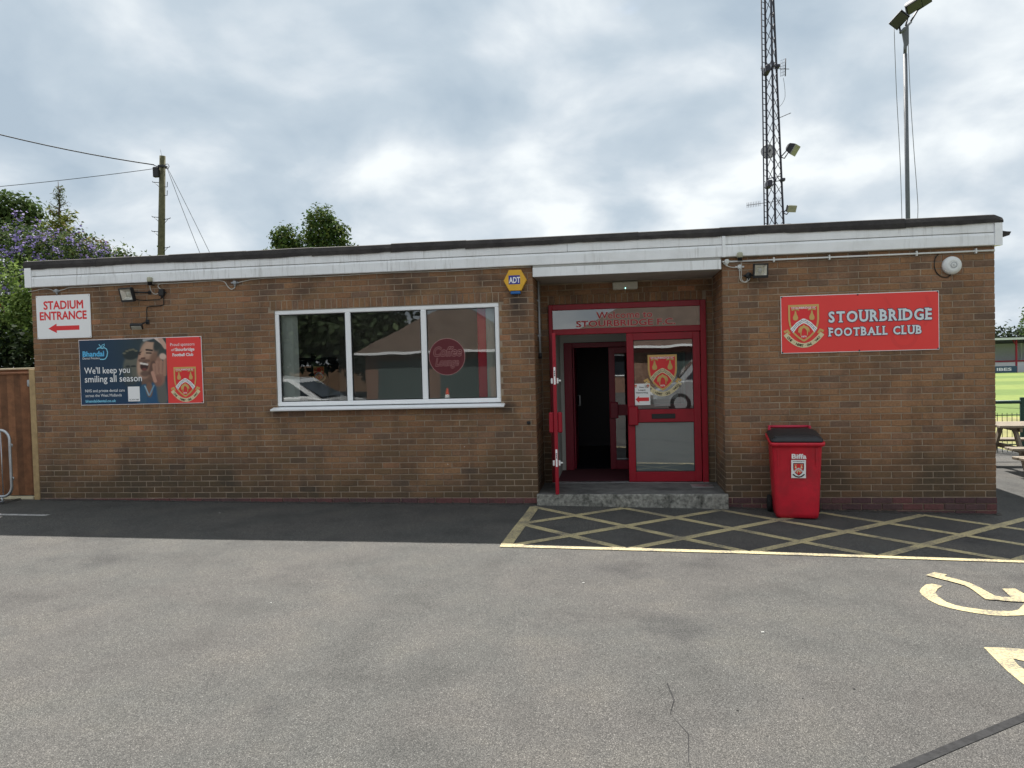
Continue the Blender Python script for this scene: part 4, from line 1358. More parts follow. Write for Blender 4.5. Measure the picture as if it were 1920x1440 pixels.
junction('grey round junction box with hanging cable loop under the fascia', 2.942, 2.950, .027)
junction('square black junction box beside the tilted halogen floodlight', 1.922, 2.862, .033, 'black_plastic', 'square')
junction('pale round junction box at the porch corner under the fascia', 9.125, 2.948, .031, 'white_plastic')
junction('pale round junction box below the photocell beside the porch', 9.272, 2.880, .028, 'white_plastic')
junction('dark round junction box tucked beside the LED floodlight', 9.372, 2.775, .036, 'black_plastic')
def photocell(label, x, z, zb, y=-.085):
    t = thing('photocell', label, 'sensor', (x, y, zb))
    b = MB(); b.lathe([(.027, zb), (.029, z-.032), (.031, z-.03)], 14, Matrix.Translation((x, y, 0))); b.build('base', 'black_plastic', t)
    b = MB(); b.lathe([(.031, z-.03), (.034, z-.012), (.034, z+.016), (.029, z+.03), (.001, z+.034)], 18, Matrix.Translation((x, y, 0))); b.build('dome', 'photocell', t)
    b = MB(); b.box(x-.01, x+.01, y, -.0, zb+.004, zb+.016); b.build('bracket', 'black_plastic', t)
photocell('cream photocell sensor on black base above the sponsor board', 1.797, 3.030, 2.955)
photocell('cream photocell sensor on black base beside the porch canopy', 9.266, 3.010, 2.945)
def smooth(pts, n=5):
    P = [Vector(p) for p in pts]
    out = []
    for i in range(len(P)-1):
        p0, p1, p2, p3 = P[max(i-1, 0)], P[i], P[i+1], P[min(i+2, len(P)-1)]
        for k in range(n):
            u = k/n
            out.append(.5*((2*p1)+(p2-p0)*u+(2*p0-5*p1+4*p2-p3)*u*u+(3*p1-p0-3*p2+p3)*u**3))
    out.append(P[-1])
    return out
def cable(label, pts, r, m, name='cable'):
    b = MB(); b.tube(smooth(pts), r, 6)
    return tag(b.build(name, m), label, 'cable')
cable('white cable from the left roof corner to the first junction box', [(-.02, -.02, 2.95), (.06, -.012, 2.957), (.16, -.01, 2.974), (.27, -.01, 2.975), (.35, -.018, 2.950), (.372, -.019, 2.945)], .005, 'cable_white')
pts = [(.43, -.019, 2.945), (.50, -.014, 2.957), (.60, -.012, 2.980)]
pts += [(x_, -.012, 2.983+.004*math.sin(x_*5.3)) for x_ in np.arange(.9, 2.6, .33)]
pts += [(2.72, -.012, 2.985), (2.80, -.012, 2.965), (2.84, -.012, 2.905), (2.89, -.014, 2.868), (2.935, -.016, 2.885), (2.942, -.018, 2.90)]
cable('white cable run under the fascia over the sponsor board', pts, .006, 'cable_white')
pts = [(2.99, -.018, 2.95), (3.08, -.012, 2.968), (3.2, -.01, 2.984)]+[(x_, -.012, 2.986+.005*math.sin(x_*4.1)) for x_ in np.arange(3.5, 6.7, .4)]+[(6.8, -.012, 2.988)]
cable('white cable run under the fascia over the window', pts, .005, 'cable_white')
cable('white cable loop from the photocell to the black junction box', [(1.795, -.085, 2.955), (1.79, -.06, 2.895), (1.805, -.03, 2.855), (1.84, -.02, 2.845), (1.88, -.022, 2.862)], .005, 'cable_white')
cable('short white cable rising from black junction box to the fascia', [(1.905, -.02, 2.905), (1.87, -.018, 2.94), (1.875, -.014, 2.968), (1.93, -.012, 2.985)], .005, 'cable_white')
cable('black cable from the junction box to the halogen floodlight', [(1.905, -.02, 2.825), (1.90, -.016, 2.785), (1.86, -.012, 2.775), (1.75, -.010, 2.772), (1.62, -.02, 2.772), (1.57, -.09, 2.79)], .0055, 'cable_black')
cable('black cable dropping from the junction box to the small spotlight', [(1.935, -.02, 2.822), (1.935, -.012, 2.735), (1.925, -.010, 2.70), (1.88, -.009, 2.692), (1.72, -.009, 2.685), (1.69, -.009, 2.66), (1.685, -.009, 2.55), (1.685, -.014, 2.50)], .0055, 'cable_black')
CP = thing('conduit_pipe', 'straight white conduit pipe clipped under the fascia above the club sign', 'pipe', (10.6, 0, 2.945))
b = MB(); b.tube([(9.165, -.026, 2.9455), (12.055, -.026, 2.9455)], .0105, 10); b.build('pipe', 'white_plastic', CP)
for x_ in (9.66, 10.28, 11.23, 11.86):
    b = MB(); b.cbox(x_-.008, x_+.008, -.04, -.001, 2.918, 2.975, .003); b.build('clip', 'white_plastic', CP)
cable('white cable bowing between the two pale junction boxes', [(9.068, -.045, 2.955), (9.10, -.03, 2.918), (9.15, -.02, 2.888), (9.2, -.018, 2.878), (9.235, -.019, 2.879)], .0055, 'cable_white')
cable('white cable looping from pale junction box under the dark box', [(9.272, -.02, 2.835), (9.272, -.018, 2.78), (9.28, -.018, 2.725), (9.315, -.02, 2.70), (9.35, -.02, 2.71), (9.36, -.02, 2.74)], .0055, 'cable_white')
cable('grey cable from the photocell down past the pale box', [(9.275, -.085, 2.945), (9.29, -.05, 2.89), (9.29, -.035, 2.82), (9.29, -.03, 2.74), (9.325, -.03, 2.695), (9.37, -.03, 2.715), (9.385, -.03, 2.74)], .004, 'cable_white')
RL = thing('bulkhead_lamp', 'round white bulkhead lamp near the top corner of the wall', 'lamp', (11.603, 0, 2.69))
b = MB(); b.lathe([(.101, .001), (.103, .03), (.098, .05), (.075, .066), (.042, .074), (.040, .072), (.036, .074), (.001, .078)], 36, Matrix.Translation((11.603, 0, 2.795)) @ Matrix.Rotation(R(90), 4, 'X'))
b.build('diffuser', 'white_plastic', RL)
b = MB(); b.ring = None
F = Flat(Frame((11.605, -.0785, 2.795))); F.ring(0, 0, .028, .034, 'grey_plastic'); F.stroke([(-.015, .012), (.015, -.012)], .004, 'grey_plastic'); F.stroke([(-.012, -.012), (.01, .014)], .003, 'grey_plastic'); F.done('badge', RL)
cable('black cable looping beside the round bulkhead lamp', [(11.47, -.006, 2.93), (11.435, -.008, 2.885), (11.425, -.008, 2.80), (11.45, -.008, 2.72), (11.51, -.008, 2.67), (11.57, -.01, 2.668), (11.60, -.02, 2.70)], .0055, 'cable_black')
EL = thing('emergency_light', 'oblong grey emergency light above the entrance doors', 'lamp', (7.948, .85, 2.74))
b = MB(); b.cbox(7.785, 8.112, .765, .848, 2.742, 2.846, .012); b.build('housing', 'lamp_glass_lens', EL)
mat('led', (.3, .8, .7), .4, emit=(.35, 1, .85), estr=3.0)
b = MB(); b.lathe([(.006, 0), (.004, .004), (.001, .005)], 8, Matrix.Translation((7.95, .765, 2.757)) @ Matrix.Rotation(R(90), 4, 'X')); b.build('indicator', 'led', EL)
VP = thing('vent_pipe', 'thin grey pipe running down inside the porch corner', 'pipe', (6.838, .42, 1.86))
b = MB(); b.tube([(6.842, .42, 2.856), (6.842, .42, 2.2), (6.842, .42, 1.90)], .013, 8); b.build('pipe', 'grey_plastic', VP)
b = MB(); b.tube([(6.842, .42, 1.935), (6.842, .42, 1.865)], .024, 8); b.build('end_cap', 'black_plastic', VP)
b = MB()
for z_ in (2.6, 2.15): b.box(6.822, 6.858, .405, .435, z_, z_+.02)
b.build('clip', 'grey_plastic', VP)
b = MB(); b.cbox(6.70, 6.745, -.016, -.001, 1.055, 1.095, .004); b.lathe([(.008, 0), (.006, .012)], 10, Matrix.Translation((6.722, -.016, 1.075)) @ Matrix.Rotation(R(90), 4, 'X'))
tag(b.build('cable_outlet', 'black_plastic'), 'tiny dark cable outlet on brick below the alarm box', 'outlet')

# ------------------------------------------------------------------ wheelie bin
mat('bin_red', (.56, .014, .032), .42, spec=.4, vary=.16, vscale=4, streak=.5, sscale=(30, 30, 3), scol=(.35, .06, .06), grime=.4, gscale=5, gcol=(.15, .02, .022))
mat('bin_pink', (.55, .03, .07), .4, vary=.06)
mat('bin_lid', (.022, .023, .026), .5, vary=.2, vscale=9)
mat('rubber', (.012, .012, .012), .8)
BIN = thing('wheelie_bin', 'red wheelie bin with black lid against the brick wall', 'bin', (9.79, -.315, gz(9.745)))
def rrect(w, d, r, n=4):
    out = []
    for cx, cy, a0 in ((w/2-r, d/2-r, 0), (-w/2+r, d/2-r, 90), (-w/2+r, -d/2+r, 180), (w/2-r, -d/2+r, 270)):
        for i in range(n+1):
            a = R(a0+90*i/n)
            out.append((cx+r*math.cos(a), cy+r*math.sin(a)))
    return out
def loft(mb, secs, cap0=True, cap1=True, smooth=True, mi=0):
    """secs: (w, d, r, ox, oy, z, tilt) rounded rectangles stacked in z"""
    n = 20; vs = []
    for w, d, r, ox, oy, z, tl in secs:
        for x, y in rrect(w, d, r):
            vs.append((x+ox, y+oy, z+tl*y))
    k = len(secs)
    fs = [(i*n+j, i*n+(j+1) % n, (i+1)*n+(j+1) % n, (i+1)*n+j) for i in range(k-1) for j in range(n)]
    if cap0: fs.append(tuple(reversed(range(n))))
    if cap1: fs.append(tuple((k-1)*n+j for j in range(n)))
    mb.add(vs, fs, mi, smooth)
o0 = world_loc(BIN)
def binmb():
    return MB()
def bin_done(b, name, m, parent=None):
    b.v = [(p[0]+o0.x, p[1]+o0.y, p[2]+o0.z) for p in b.v]
    return b.build(name, m, parent or BIN)
b = binmb()
T = .10                                            # the rim rises towards the back
loft(b, [(.44, .41, .05, 0, -.02, .012, 0), (.46, .43, .055, 0, -.015, .06, 0), (.492, .47, .055, 0, -.01, .42, .02), (.525, .515, .05, 0, -.005, .82, .08),
         (.528, .52, .05, 0, -.005, .835, .09), (.575, .585, .055, 0, -.01, .845, T), (.585, .60, .055, 0, -.012, .875, T), (.575, .59, .05, 0, -.012, .885, T), (.53, .54, .045, 0, -.01, .884, T)], cap1=True)
bin_done(b, 'body', 'bin_red')
b = binmb()
loft(b, [(.545, .56, .05, 0, .0, .887, T), (.555, .57, .05, 0, .0, .897, T), (.545, .56, .05, 0, .0, .915, T), (.44, .46, .06, 0, .0, .948, T), (.2, .2, .05, 0, 0, .955, T)])
LID = bin_done(b, 'lid', 'bin_lid')
for x_ in (-.19, .17):
    b = binmb(); b.cbox(x_-.05, x_+.05, -.235, -.165, .885, .925, .008); bin_done(b, 'hinge_pad', 'black_plastic', LID)
b = binmb(); b.tube([(-.24, .30, .985), (.20, .30, .985)], .016, 10); b.cbox(-.255, -.23, .22, .31, .93, 1.0, .006); b.cbox(.19, .215, .22, .31, .93, 1.0, .006)
bin_done(b, 'grab_bar', 'bin_pink')
for s_ in (-1, 1):
    b = binmb(); b.lathe([(.03, -.022), (.095, -.022), (.1, -.012), (.1, .012), (.095, .022), (.03, .022)], 24, Matrix.Translation((s_*.262, .17, .10)) @ Matrix.Rotation(R(90), 4, 'Y'))
    bin_done(b, 'wheel', 'rubber')
b = binmb(); b.tube([(-.27, .17, .10), (.27, .17, .10)], .012); bin_done(b, 'axle', 'steel')
for s_ in (-1, 1):
    b = binmb(); b.box(s_*.20-.006, s_*.20+.006, -.27, -.255, .60, .80); bin_done(b, 'rib', 'bin_red')
# labels on the leaning front
lean = (.515/2+.005-(.47/2+.01))/.40
fr0 = Frame((o0.x, o0.y-.2455, o0.z+.42), (1, 0, 0), (0, -.0385, .38))
F = Flat(fr0, base=.010)
F.text('Biffa', -.062, .092, .262, .318, 'white_print', .035)
F.done('lettering', BIN)
F = Flat(fr0, base=.010)
F.rect(-.066, .086, .045, .25, 'white_print')
F.text('STOURBRIDGE FC', -.05, .07, .228, .238, 'black_print', .02)
crest(F, .01, .145, .112, words=False, edge='black_print', gold='cream_print', scroll=False)
F.stroke([(-.05, .09), (-.02, .065), (.01, .058), (.04, .065), (.07, .09)], .013, 'black_print')
F.done('sticker', BIN)
BIN.rotation_euler = (0, 0, R(-6))

# ------------------------------------------------------------------ timber gate, post, sunlit bar
mat('timber_brown', (.20, .085, .038), .75, vary=.32, vscale=9, bump=.3, bscale=60, streak=.6, sscale=(55, 55, 1.6), scol=(.07, .03, .015), grime=.3, gscale=5, gcol=(.05, .025, .014))
for nm_, k_ in (('timber_mid', 1.25), ('timber_dark', .78)):
    mat(nm_, (.20*k_, .088*k_, .040*k_), .75, vary=.32, vscale=9, bump=.3, bscale=60, streak=.6, sscale=(55, 55, 1.6), scol=(.07, .03, .015), grime=.3, gscale=5, gcol=(.05, .025, .014))
mat('timber_pale', (.40, .28, .14), .75, vary=.2, vscale=12, streak=.35, sscale=(60, 60, 2), scol=(.2, .13, .06), bump=.25, bscale=70)
mat('timber_sunlit_cream', (.55, .49, .34), .75, vary=.15, vscale=10)  # cream timber with sunlight put into its colour
G_ = thing('timber_gate', 'brown vertical board timber gate beside the left corner of the clubhouse', 'gate', (-.9, .15, gz(-.9)))
x = -.125
i = 0
while x > -2.55:
    w = random.uniform(.098, .110)
    b = MB()
    y_ = .135+random.uniform(-.003, .003)
    z0, z1 = .165+random.uniform(-.004, .004), 1.838
    b.add([(x-w, y_, z0), (x, y_+.012, z0), (x, y_+.018, z0), (x-w, y_+.018, z0), (x-w, y_, z1), (x, y_+.012, z1), (x, y_+.018, z1), (x-w, y_+.018, z1)],
          [(3, 2, 1, 0), (4, 5, 6, 7), (0, 1, 5, 4), (1, 2, 6, 5), (2, 3, 7, 6), (3, 0, 4, 7)])
    b.build('board', random.choice(['timber_brown', 'timber_mid', 'timber_dark']), G_)
    x -= w+.005
for z0, z1 in ((.35, .42), (1.0, 1.07), (1.62, 1.69)):
    b = MB(); b.box(-2.6, -.12, .156, .20, z0, z1); b.build('rail', 'timber_brown', G_)
b = MB(); b.cbox(-2.6, -.118, .115, .175, 1.839, 1.868, .004); b.build('capping', 'timber_brown', G_)
b = MB(); b.cbox(-.19, -.066, .075, .130, 1.668, 1.760, .008); b.cbox(-.165, -.115, .060, .076, 1.69, 1.74, .005); b.build('lock_case', 'grey_plastic', G_)
PO = MB(); PO.cbox(-.098, -.006, .01, .105, .05, 1.905, .005)
tag(PO.build('gate_post', 'timber_pale'), 'pale squared timber gate post against the brick corner', 'post')
b = MB(); b.cbox(-3.2, -.12, .60, .64, .1, 1.89, .003); b.cbox(-3.2, -.10, .585, .655, 1.905, 1.932, .004, mi=1); b.box(-3.2, -.12, .605, .635, 1.88, 1.91)  # cream cap has the sunlit top edge in its colour
tag(b.build('fence_panel', ['timber_dark', 'timber_sunlit_cream']), 'dark fence with thin cream capping coloured as sunlit just behind the timber gate', 'fence')
b = MB(); b.cbox(-2.4, -.125, .03, .125, .11, .158, .006)  # pale timber, its colour standing for sun reaching under the gate
tag(b.build('sunlit_bar', 'timber_sunlit_cream'), 'pale timber bar at the gate foot coloured with under-gate sunlight', 'timber')

# ------------------------------------------------------------------ crowd barrier
mat('galvanised', (.46, .48, .50), .38, metal=.9, vary=.1, vscale=14, grime=.25, gscale=12, gcol=(.2, .2, .2))
CB = thing('crowd_barrier', 'galvanised steel crowd control barrier standing before the timber gate', 'barrier', (-1.2, -.30, gz(-1.2)))
def arc(cx, cz, r, a0, a1, y, n=6):
    return [(cx+r*math.cos(R(a0+(a1-a0)*i/n)), y, cz+r*math.sin(R(a0+(a1-a0)*i/n))) for i in range(n+1)]
xr, xl, zt, zb, rr_ = -.150, -2.45, 1.105, .225, .13
loop_ = arc(xr-rr_, zt-rr_, rr_, 90, 0, -.30)+arc(xr-rr_, zb+rr_, rr_, 0, -90, -.30)+arc(xl+rr_, zb+rr_, rr_, -90, -180, -.30)+arc(xl+rr_, zt-rr_, rr_, 180, 90, -.30)
b = MB(); b.tube(loop_+[loop_[0]], .0185, 10, caps=False); b.build('frame', 'galvanised', CB)
x = xr-.13
while x > xl+.05:
    b = MB(); b.tube([(x, -.30, zb), (x, -.30, zt)], .007, 6); b.build('bar', 'galvanised', CB); x -= .115
for x in (-.30, -2.25):
    b = MB(); b.tube([(x, -.30, zb), (x, -.30, gz(x)+.06), (x+.02, -.30, gz(x)+.012)], .014, 8); b.tube([(x, -.62, gz(x)+.010), (x, -.30, gz(x)+.03), (x, .0, gz(x)+.010)], .012, 8); b.build('foot', 'galvanised', CB)
for z_ in (.92, .48):
    b = MB(); b.tube([(xr+.012, -.30, z_), (xr+.032, -.30, z_), (xr+.034, -.30, z_-.04)], .007, 6); b.build('hook', 'galvanised', CB)

# loose bits on the tarmac
SCRAPS = ['dark stone chip on the tarmac nearest the tar joint', 'larger dark stone chip lying near the crack in the tarmac', 'smallest dark stone chip between crack and tar joint', 'white scrap on sunlit tarmac just beyond the yellow line', 'white scrap on sunlit tarmac level with the bay marking', 'white scrap lying on the hatched area beside the bin', 'white scrap in the shade at the foot of the wall below the sponsor board', 'white scrap on the sunlit tarmac in front of the window', 'white scrap in the shade by the right brick corner']
mat('litter_white', (.4, .4, .38), .7); mat('pebble', (.02, .02, .02), .8)
for i, (x, y, m, s_) in enumerate([(9.02, -4.95, 'pebble', .011), (8.36, -5.28, 'pebble', .010), (8.72, -5.1, 'pebble', .007), (7.5, -3.2, 'litter_white', .014), (8.7, -4.15, 'litter_white', .016), (10.9, -.9, 'litter_white', .02), (3.0, -.7, 'litter_white', .012), (5.2, -3.9, 'litter_white', .011), (12.4, -.35, 'litter_white', .025)]):
    b = MB(); s_ *= .62; b.cbox(x-s_, x+s_, y-s_*.7, y+s_*.7, gz(x)+.001, gz(x)+.001+s_*.5, s_*.2)
    tag(b.build('scrap', m), SCRAPS[i], 'litter')

# ------------------------------------------------------------------ plants
for nm in ('leaf', 'needle'):
    mat(nm, (.06, .1, .03), .8, spec=.08, attr='tint', trans=.32)
mat('petal', (.3, .2, .5), .85, spec=.05, attr='tint', trans=.25)
mat('bark', (.09, .065, .045), .9, vary=.35, vscale=12, bump=.6, bscale=30)
def leaves(name, pts, nrm, size, cols, m, parent, kind=None, aspect=.55, fold=.25):
    """one small folded leaf for each point"""
    n = len(pts)
    pts = np.asarray(pts, float); nrm = np.asarray(nrm, float)
    rnd = rng.normal(size=(n, 3))
    nn = nrm*1.0+rnd*.75
    nn /= np.linalg.norm(nn, axis=1)[:, None]+1e-9
    t = rng.normal(size=(n, 3)); t -= (t*nn).sum(1)[:, None]*nn
    t /= np.linalg.norm(t, axis=1)[:, None]+1e-9
    q = np.cross(nn, t)
    L = size*rng.uniform(.65, 1.35, n)[:, None]
    a = pts-t*L*.5; c = pts+t*L*.5
    l_ = pts+q*L*aspect*.5+nn*L*fold*.3; r_ = pts-q*L*aspect*.5+nn*L*fold*.3
    V = np.stack([a, l_, c, r_], 1).reshape(-1, 3)-np.array(world_loc(parent))
    me = bpy.data.meshes.new(name)
    me.vertices.add(4*n); me.vertices.foreach_set('co', V.ravel().astype(np.float32))
    idx = np.arange(4*n).reshape(n, 4)
    tri = np.concatenate([idx[:, [0, 1, 2]], idx[:, [0, 2, 3]]], 1).reshape(-1)
    me.loops.add(6*n); me.loops.foreach_set('vertex_index', tri.astype(np.int32))
    me.polygons.add(2*n); me.polygons.foreach_set('loop_start', np.arange(0, 6*n, 3, dtype=np.int32)); me.polygons.foreach_set('loop_total', np.full(2*n, 3, np.int32))
    me.update(); me.validate()
    pal = np.array(cols)[rng.integers(0, len(cols), n)]*rng.uniform(.7, 1.3, n)[:, None]
    col = np.repeat(np.concatenate([pal, np.ones((n, 1))], 1), 4, 0)
    at_ = me.color_attributes.new('tint', 'FLOAT_COLOR', 'POINT'); at_.data.foreach_set('color', col.astype(np.float32).ravel())
    me.materials.append(MATS[m])
    return link(name, me, parent, kind)
def lobes(specs, clump=.16, per=14, shell=.55):
    """points in leafy clumps spread through ellipsoids (centre, radii, clumps)"""
    P, Nn = [], []
    for c, r, k in specs:
        c = np.array(c); r = np.array(r)
        d = rng.normal(size=(k, 3)); d /= np.linalg.norm(d, axis=1)[:, None]
        rad = (shell+(1-shell)*rng.random(k)**.6)*rng.uniform(.85, 1.12, k)
        cc = c+d*rad[:, None]*r
        pp = np.repeat(cc, per, 0)+rng.normal(size=(k*per, 3))*clump
        P.append(pp); Nn.append(np.repeat(d, per, 0)+np.array([0, 0, .5]))
    return np.concatenate(P), np.concatenate(Nn)
def limbs(mb, base, tips, r0, seg=5):
    for t_ in tips:
        a, c = Vector(base), Vector(t_)
        m_ = a.lerp(c, .5)+Vector((random.uniform(-.1, .1), random.uniform(-.1, .1), (c-a).length*.08))
        mb.tube([a, a.lerp(m_, .5), m_, m_.lerp(c, .5), c], r0, 6, r1=r0*.25)
def tree(name, label, base, specs, trunk_h, r0, leaf, cols, clump, per, cat='tree', group=None, shell=.5):
    t = thing(name, label, cat, base, group)
    b = MB(); bx, by, bz = base
    top = (bx, by, bz+trunk_h)
    b.tube([(bx, by, bz-.2), (bx+.05*trunk_h*.2, by, bz+trunk_h*.5), top], r0, 10, r1=r0*.6)
    limbs(b, top, [s_[0] for s_ in specs], r0*.5)
    b.build('trunk', 'bark', t)
    P, Nn = lobes(specs, clump, per, shell)
    leaves('crown', P, Nn, leaf, cols, 'leaf', t)
    return t
DARK = [(.032, .06, .018), (.045, .075, .02), (.028, .05, .018), (.06, .09, .025)]
MID = [(.055, .10, .025), (.075, .125, .03), (.045, .08, .022), (.10, .14, .035)]
YEL = [(.12, .15, .025), (.16, .18, .03), (.08, .12, .025), (.2, .2, .04)]
tree('broadleaf_tree', 'rounded green tree rising behind the roof above the window', (-17.2, 50, -.2),
     [((-15.9, 50, 13.6), (1.5, 1.5, 1.5), 150), ((-14.9, 50, 12.6), (1.4, 1.4, 1.3), 110), ((-16.9, 50, 12.2), (1.3, 1.3, 1.2), 80), ((-19.0, 50, 12.5), (1.15, 1.2, 1.25), 110), ((-18.7, 50, 11.4), (1.6, 1.4, 1.0), 80),
      ((-15.6, 50, 11.0), (2.4, 2, 1.4), 150), ((-13.7, 50, 11.3), (.75, .8, .6), 30), ((-17.4, 50, 9.6), (3.2, 2.5, 2.0), 160), ((-20.5, 50, 11.3), (.5, .5, .45), 12)],
     7, .45, .30, [(.05, .09, .025), (.07, .11, .028), (.04, .07, .02), (.12, .15, .035)], .22, 10, shell=.4)
# purple flowering shrub that overtops the left roof corner
FS = thing('flowering_shrub', 'big shrub smothered in purple flowers behind the left roof corner', 'shrub', (-4.6, 6.2, .1))
spec = [((-5.6, 6.1, 4.15), (1.25, .95, 1.2), 460), ((-4.4, 6.1, 4.0), (1.15, .95, 1.05), 420), ((-3.55, 6.3, 3.8), (.85, .85, .9), 280), ((-5.0, 6.0, 3.0), (1.7, 1.0, 1.2), 300), ((-2.95, 6.5, 3.8), (.6, .65, .8), 170)]
b = MB(); limbs(b, (-4.6, 6.2, .0), [s_[0] for s_ in spec], .09); b.build('stem', 'bark', FS)
P, Nn = lobes(spec, .10, 12, .55)
leaves('foliage', P, Nn, .085, [(.05, .085, .028), (.07, .11, .035), (.04, .065, .024), (.10, .13, .04)], 'leaf', FS)
d = [((-5.6, 6.0, 4.12), (1.28, .98, 1.22), 190), ((-4.4, 6.0, 3.98), (1.18, .98, 1.06), 175), ((-3.6, 6.2, 3.78), (.84, .85, .88), 60)]
P, Nn = lobes(d, .05, 13, .93)
leaves('blossom', P, Nn, .055, [(.23, .19, .42), (.30, .25, .47), (.18, .14, .34), (.37, .33, .52)], 'petal', FS, aspect=.9)
# bronze-leaved shrub at its right end
BS = thing('bronze_shrub', 'loose bronze and yellow leaved shrub showing just above the roof edge', 'shrub', (-4.4, 7.4, .1))
spec = [((-5.3, 7.2, 4.75), (.5, .5, .5), 100), ((-4.75, 7.2, 4.65), (.5, .5, .5), 110), ((-4.25, 7.3, 4.4), (.45, .5, .45), 90), ((-3.85, 7.3, 4.3), (.3, .4, .35), 28), ((-4.6, 7.3, 3.5), (1.0, .6, .8), 70), ((-3.45, 7.4, 4.25), (.2, .3, .2), 6)]
b = MB(); limbs(b, (-4.5, 7.4, .0), [s_[0] for s_ in spec], .05); b.build('stem', 'bark', BS)
P, Nn = lobes(spec, .09, 9, .4)
leaves('foliage', P, Nn, .10, [(.10, .075, .03), (.13, .14, .03), (.06, .07, .025), (.15, .09, .05), (.20, .19, .05)], 'leaf', BS)
# rose bush by the gate
RB = thing('rose_bush', 'bright green leafy bush with a few dark red roses behind the timber gate', 'shrub', (-2.6, 2.6, .1))
spec = [((-2.7, 2.5, 3.1), (1.0, .8, .8), 300), ((-2.0, 2.3, 2.6), (.7, .7, .6), 200), ((-3.3, 2.6, 2.6), (.9, .8, .8), 160), ((-1.75, 2.5, 2.9), (.6, .6, .7), 150)]
b = MB(); limbs(b, (-2.5, 2.7, .0), [s_[0] for s_ in spec], .05); b.build('stem', 'bark', RB)
P, Nn = lobes(spec, .075, 13, .6)
leaves('foliage', P, Nn, .075, [(.085, .14, .03), (.12, .18, .04), (.06, .10, .025), (.16, .22, .06)], 'leaf', RB)
for (x, y, z) in ((-2.26, 1.72, 3.16), (-2.18, 1.70, 3.05), (-2.36, 1.70, 3.0), (-2.1, 1.74, 2.96), (-2.42, 1.7, 3.3)):
    P = np.array([x, y, z])+rng.normal(size=(26, 3))*.028
    leaves('rose', P, rng.normal(size=(26, 3)), .06, [(.25, .008, .02), (.18, .006, .015), (.33, .015, .03)], 'petal', RB, aspect=.9)
# dark laurel hedge under it
HG = thing('laurel_hedge', 'dark shady laurel hedge directly behind the timber gate', 'hedge', (-1.8, 1.6, .1))
spec = [((-1.2, 1.5, 1.7), (1.0, .5, .9), 150), ((-2.4, 1.6, 1.8), (1.2, .5, .9), 170)]
b = MB(); limbs(b, (-1.6, 1.7, .0), [s_[0] for s_ in spec], .05); b.build('stem', 'bark', HG)
P, Nn = lobes(spec, .09, 13, .4)
leaves('foliage', P, Nn, .12, [(.018, .03, .012), (.026, .04, .014), (.014, .024, .012)], 'leaf', HG)
# golden conifer with a ragged leader
CN = thing('conifer_tree', 'golden green conifer with a thin ragged leader behind the purple shrub', 'tree', (-6.75, 9, -.1))
b = MB(); b.tube([(-6.75, 9, -.2+.7*q_) for q_ in range(10)]+[(-6.72, 9, 6.4), (-6.74, 9, 6.95)], .12, 8, r1=.006); P, Nn, P2, N2 = [], [], [], []
for k in range(90):
    h = 6.8-(k/90)**1.1*3.6
    L = .07+(6.9-h)*.36*random.uniform(.6, 1.1)
    a = random.uniform(0, 6.283)
    e = Vector((-6.75+math.cos(a)*L, 9+math.sin(a)*L*.9, h+L*.25))
    s0 = Vector((-6.74, 9, h-.06))
    mid = s0.lerp(e, .6)-Vector((0, 0, L*.10))
    b.tube([s0, mid, e], .014, 5, r1=.003)
    dens = 34 if h > 6.0 else 90
    for q in range(int(dens*(L+.2))):
        u = random.random()**.7
        p = (s0.lerp(mid, u/.6) if u < .6 else mid.lerp(e, (u-.6)/.4))
        p2 = np.array(p)+rng.normal(size=3)*np.array([.05, .05, .04])*(1 if h > 6 else 1.6)
        (P if h > 6.15 else P2).append(p2); (Nn if h > 6.15 else N2).append([0, -.3, 1])
b.build('trunk', 'bark', CN)
leaves('leader_foliage', np.array(P), np.array(Nn), .09, [(.09, .12, .05), (.12, .14, .06)], 'needle', CN, aspect=.3)
leaves('crown', np.array(P2), np.array(N2), .12, YEL, 'needle', CN, aspect=.35)
tree('dark_tree', 'dark green domed tree top behind the purple shrub and conifer', (-11.6, 13, -.2),
     [((-11.55, 13, 7.2), (.7, .7, .5), 80), ((-11.1, 13, 6.95), (.45, .6, .4), 40), ((-12.2, 13, 6.9), (.6, .7, .5), 45), ((-11.4, 13, 6.3), (1.0, .9, .5), 60), ((-12, 13, 5.4), (1.4, 1.1, 1.0), 60)],
     3.6, .2, .17, [(.055, .09, .025), (.075, .115, .03), (.045, .07, .022)], .14, 14)

# ------------------------------------------------------------------ telegraph pole and wires
mat('pole_wood', (.10, .095, .05), .9, vary=.3, vscale=6, streak=.5, sscale=(40, 40, 1), scol=(.035, .03, .02), bump=.4, bscale=40)
mat('wire', (.03, .03, .032), .6); mat('wire_grey', (.16, .17, .18), .6)
TPX, TPY = -13.4, 24.0
TP = thing('telegraph_pole', 'greenish weathered timber telegraph pole behind the left end of the roof', 'pole', (TPX, TPY, -.2))
b = MB(); b.tube([(TPX-.18, TPY, -.3), (TPX-.11, TPY, 7.5), (TPX+.15, TPY, 12.06)], .19, 14, r1=.135); b.build('shaft', 'pole_wood', TP)
b = MB(); b.cbox(TPX-.20, TPX+.06, TPY-.32, TPY-.12, 11.02, 11.50, .03); b.build('terminal_box', 'black_plastic', TP)
b = MB(); b.cbox(TPX-.03, TPX+.30, TPY-.17, TPY+.17, 11.5, 11.62, .02); b.build('band', 'black_plastic', TP)
b = MB(); b.tube([(TPX+.26, TPY, 11.66), (TPX+.42, TPY, 11.68), (TPX+.47, TPY, 11.56), (TPX+.40, TPY, 11.44), (TPX+.26, TPY, 11.48)], .015, 6); b.tube([(TPX-.32, TPY, 11.66), (TPX-.1, TPY, 11.58), (TPX, TPY, 11.56)], .02, 6); b.build('insulator', 'black_plastic', TP)
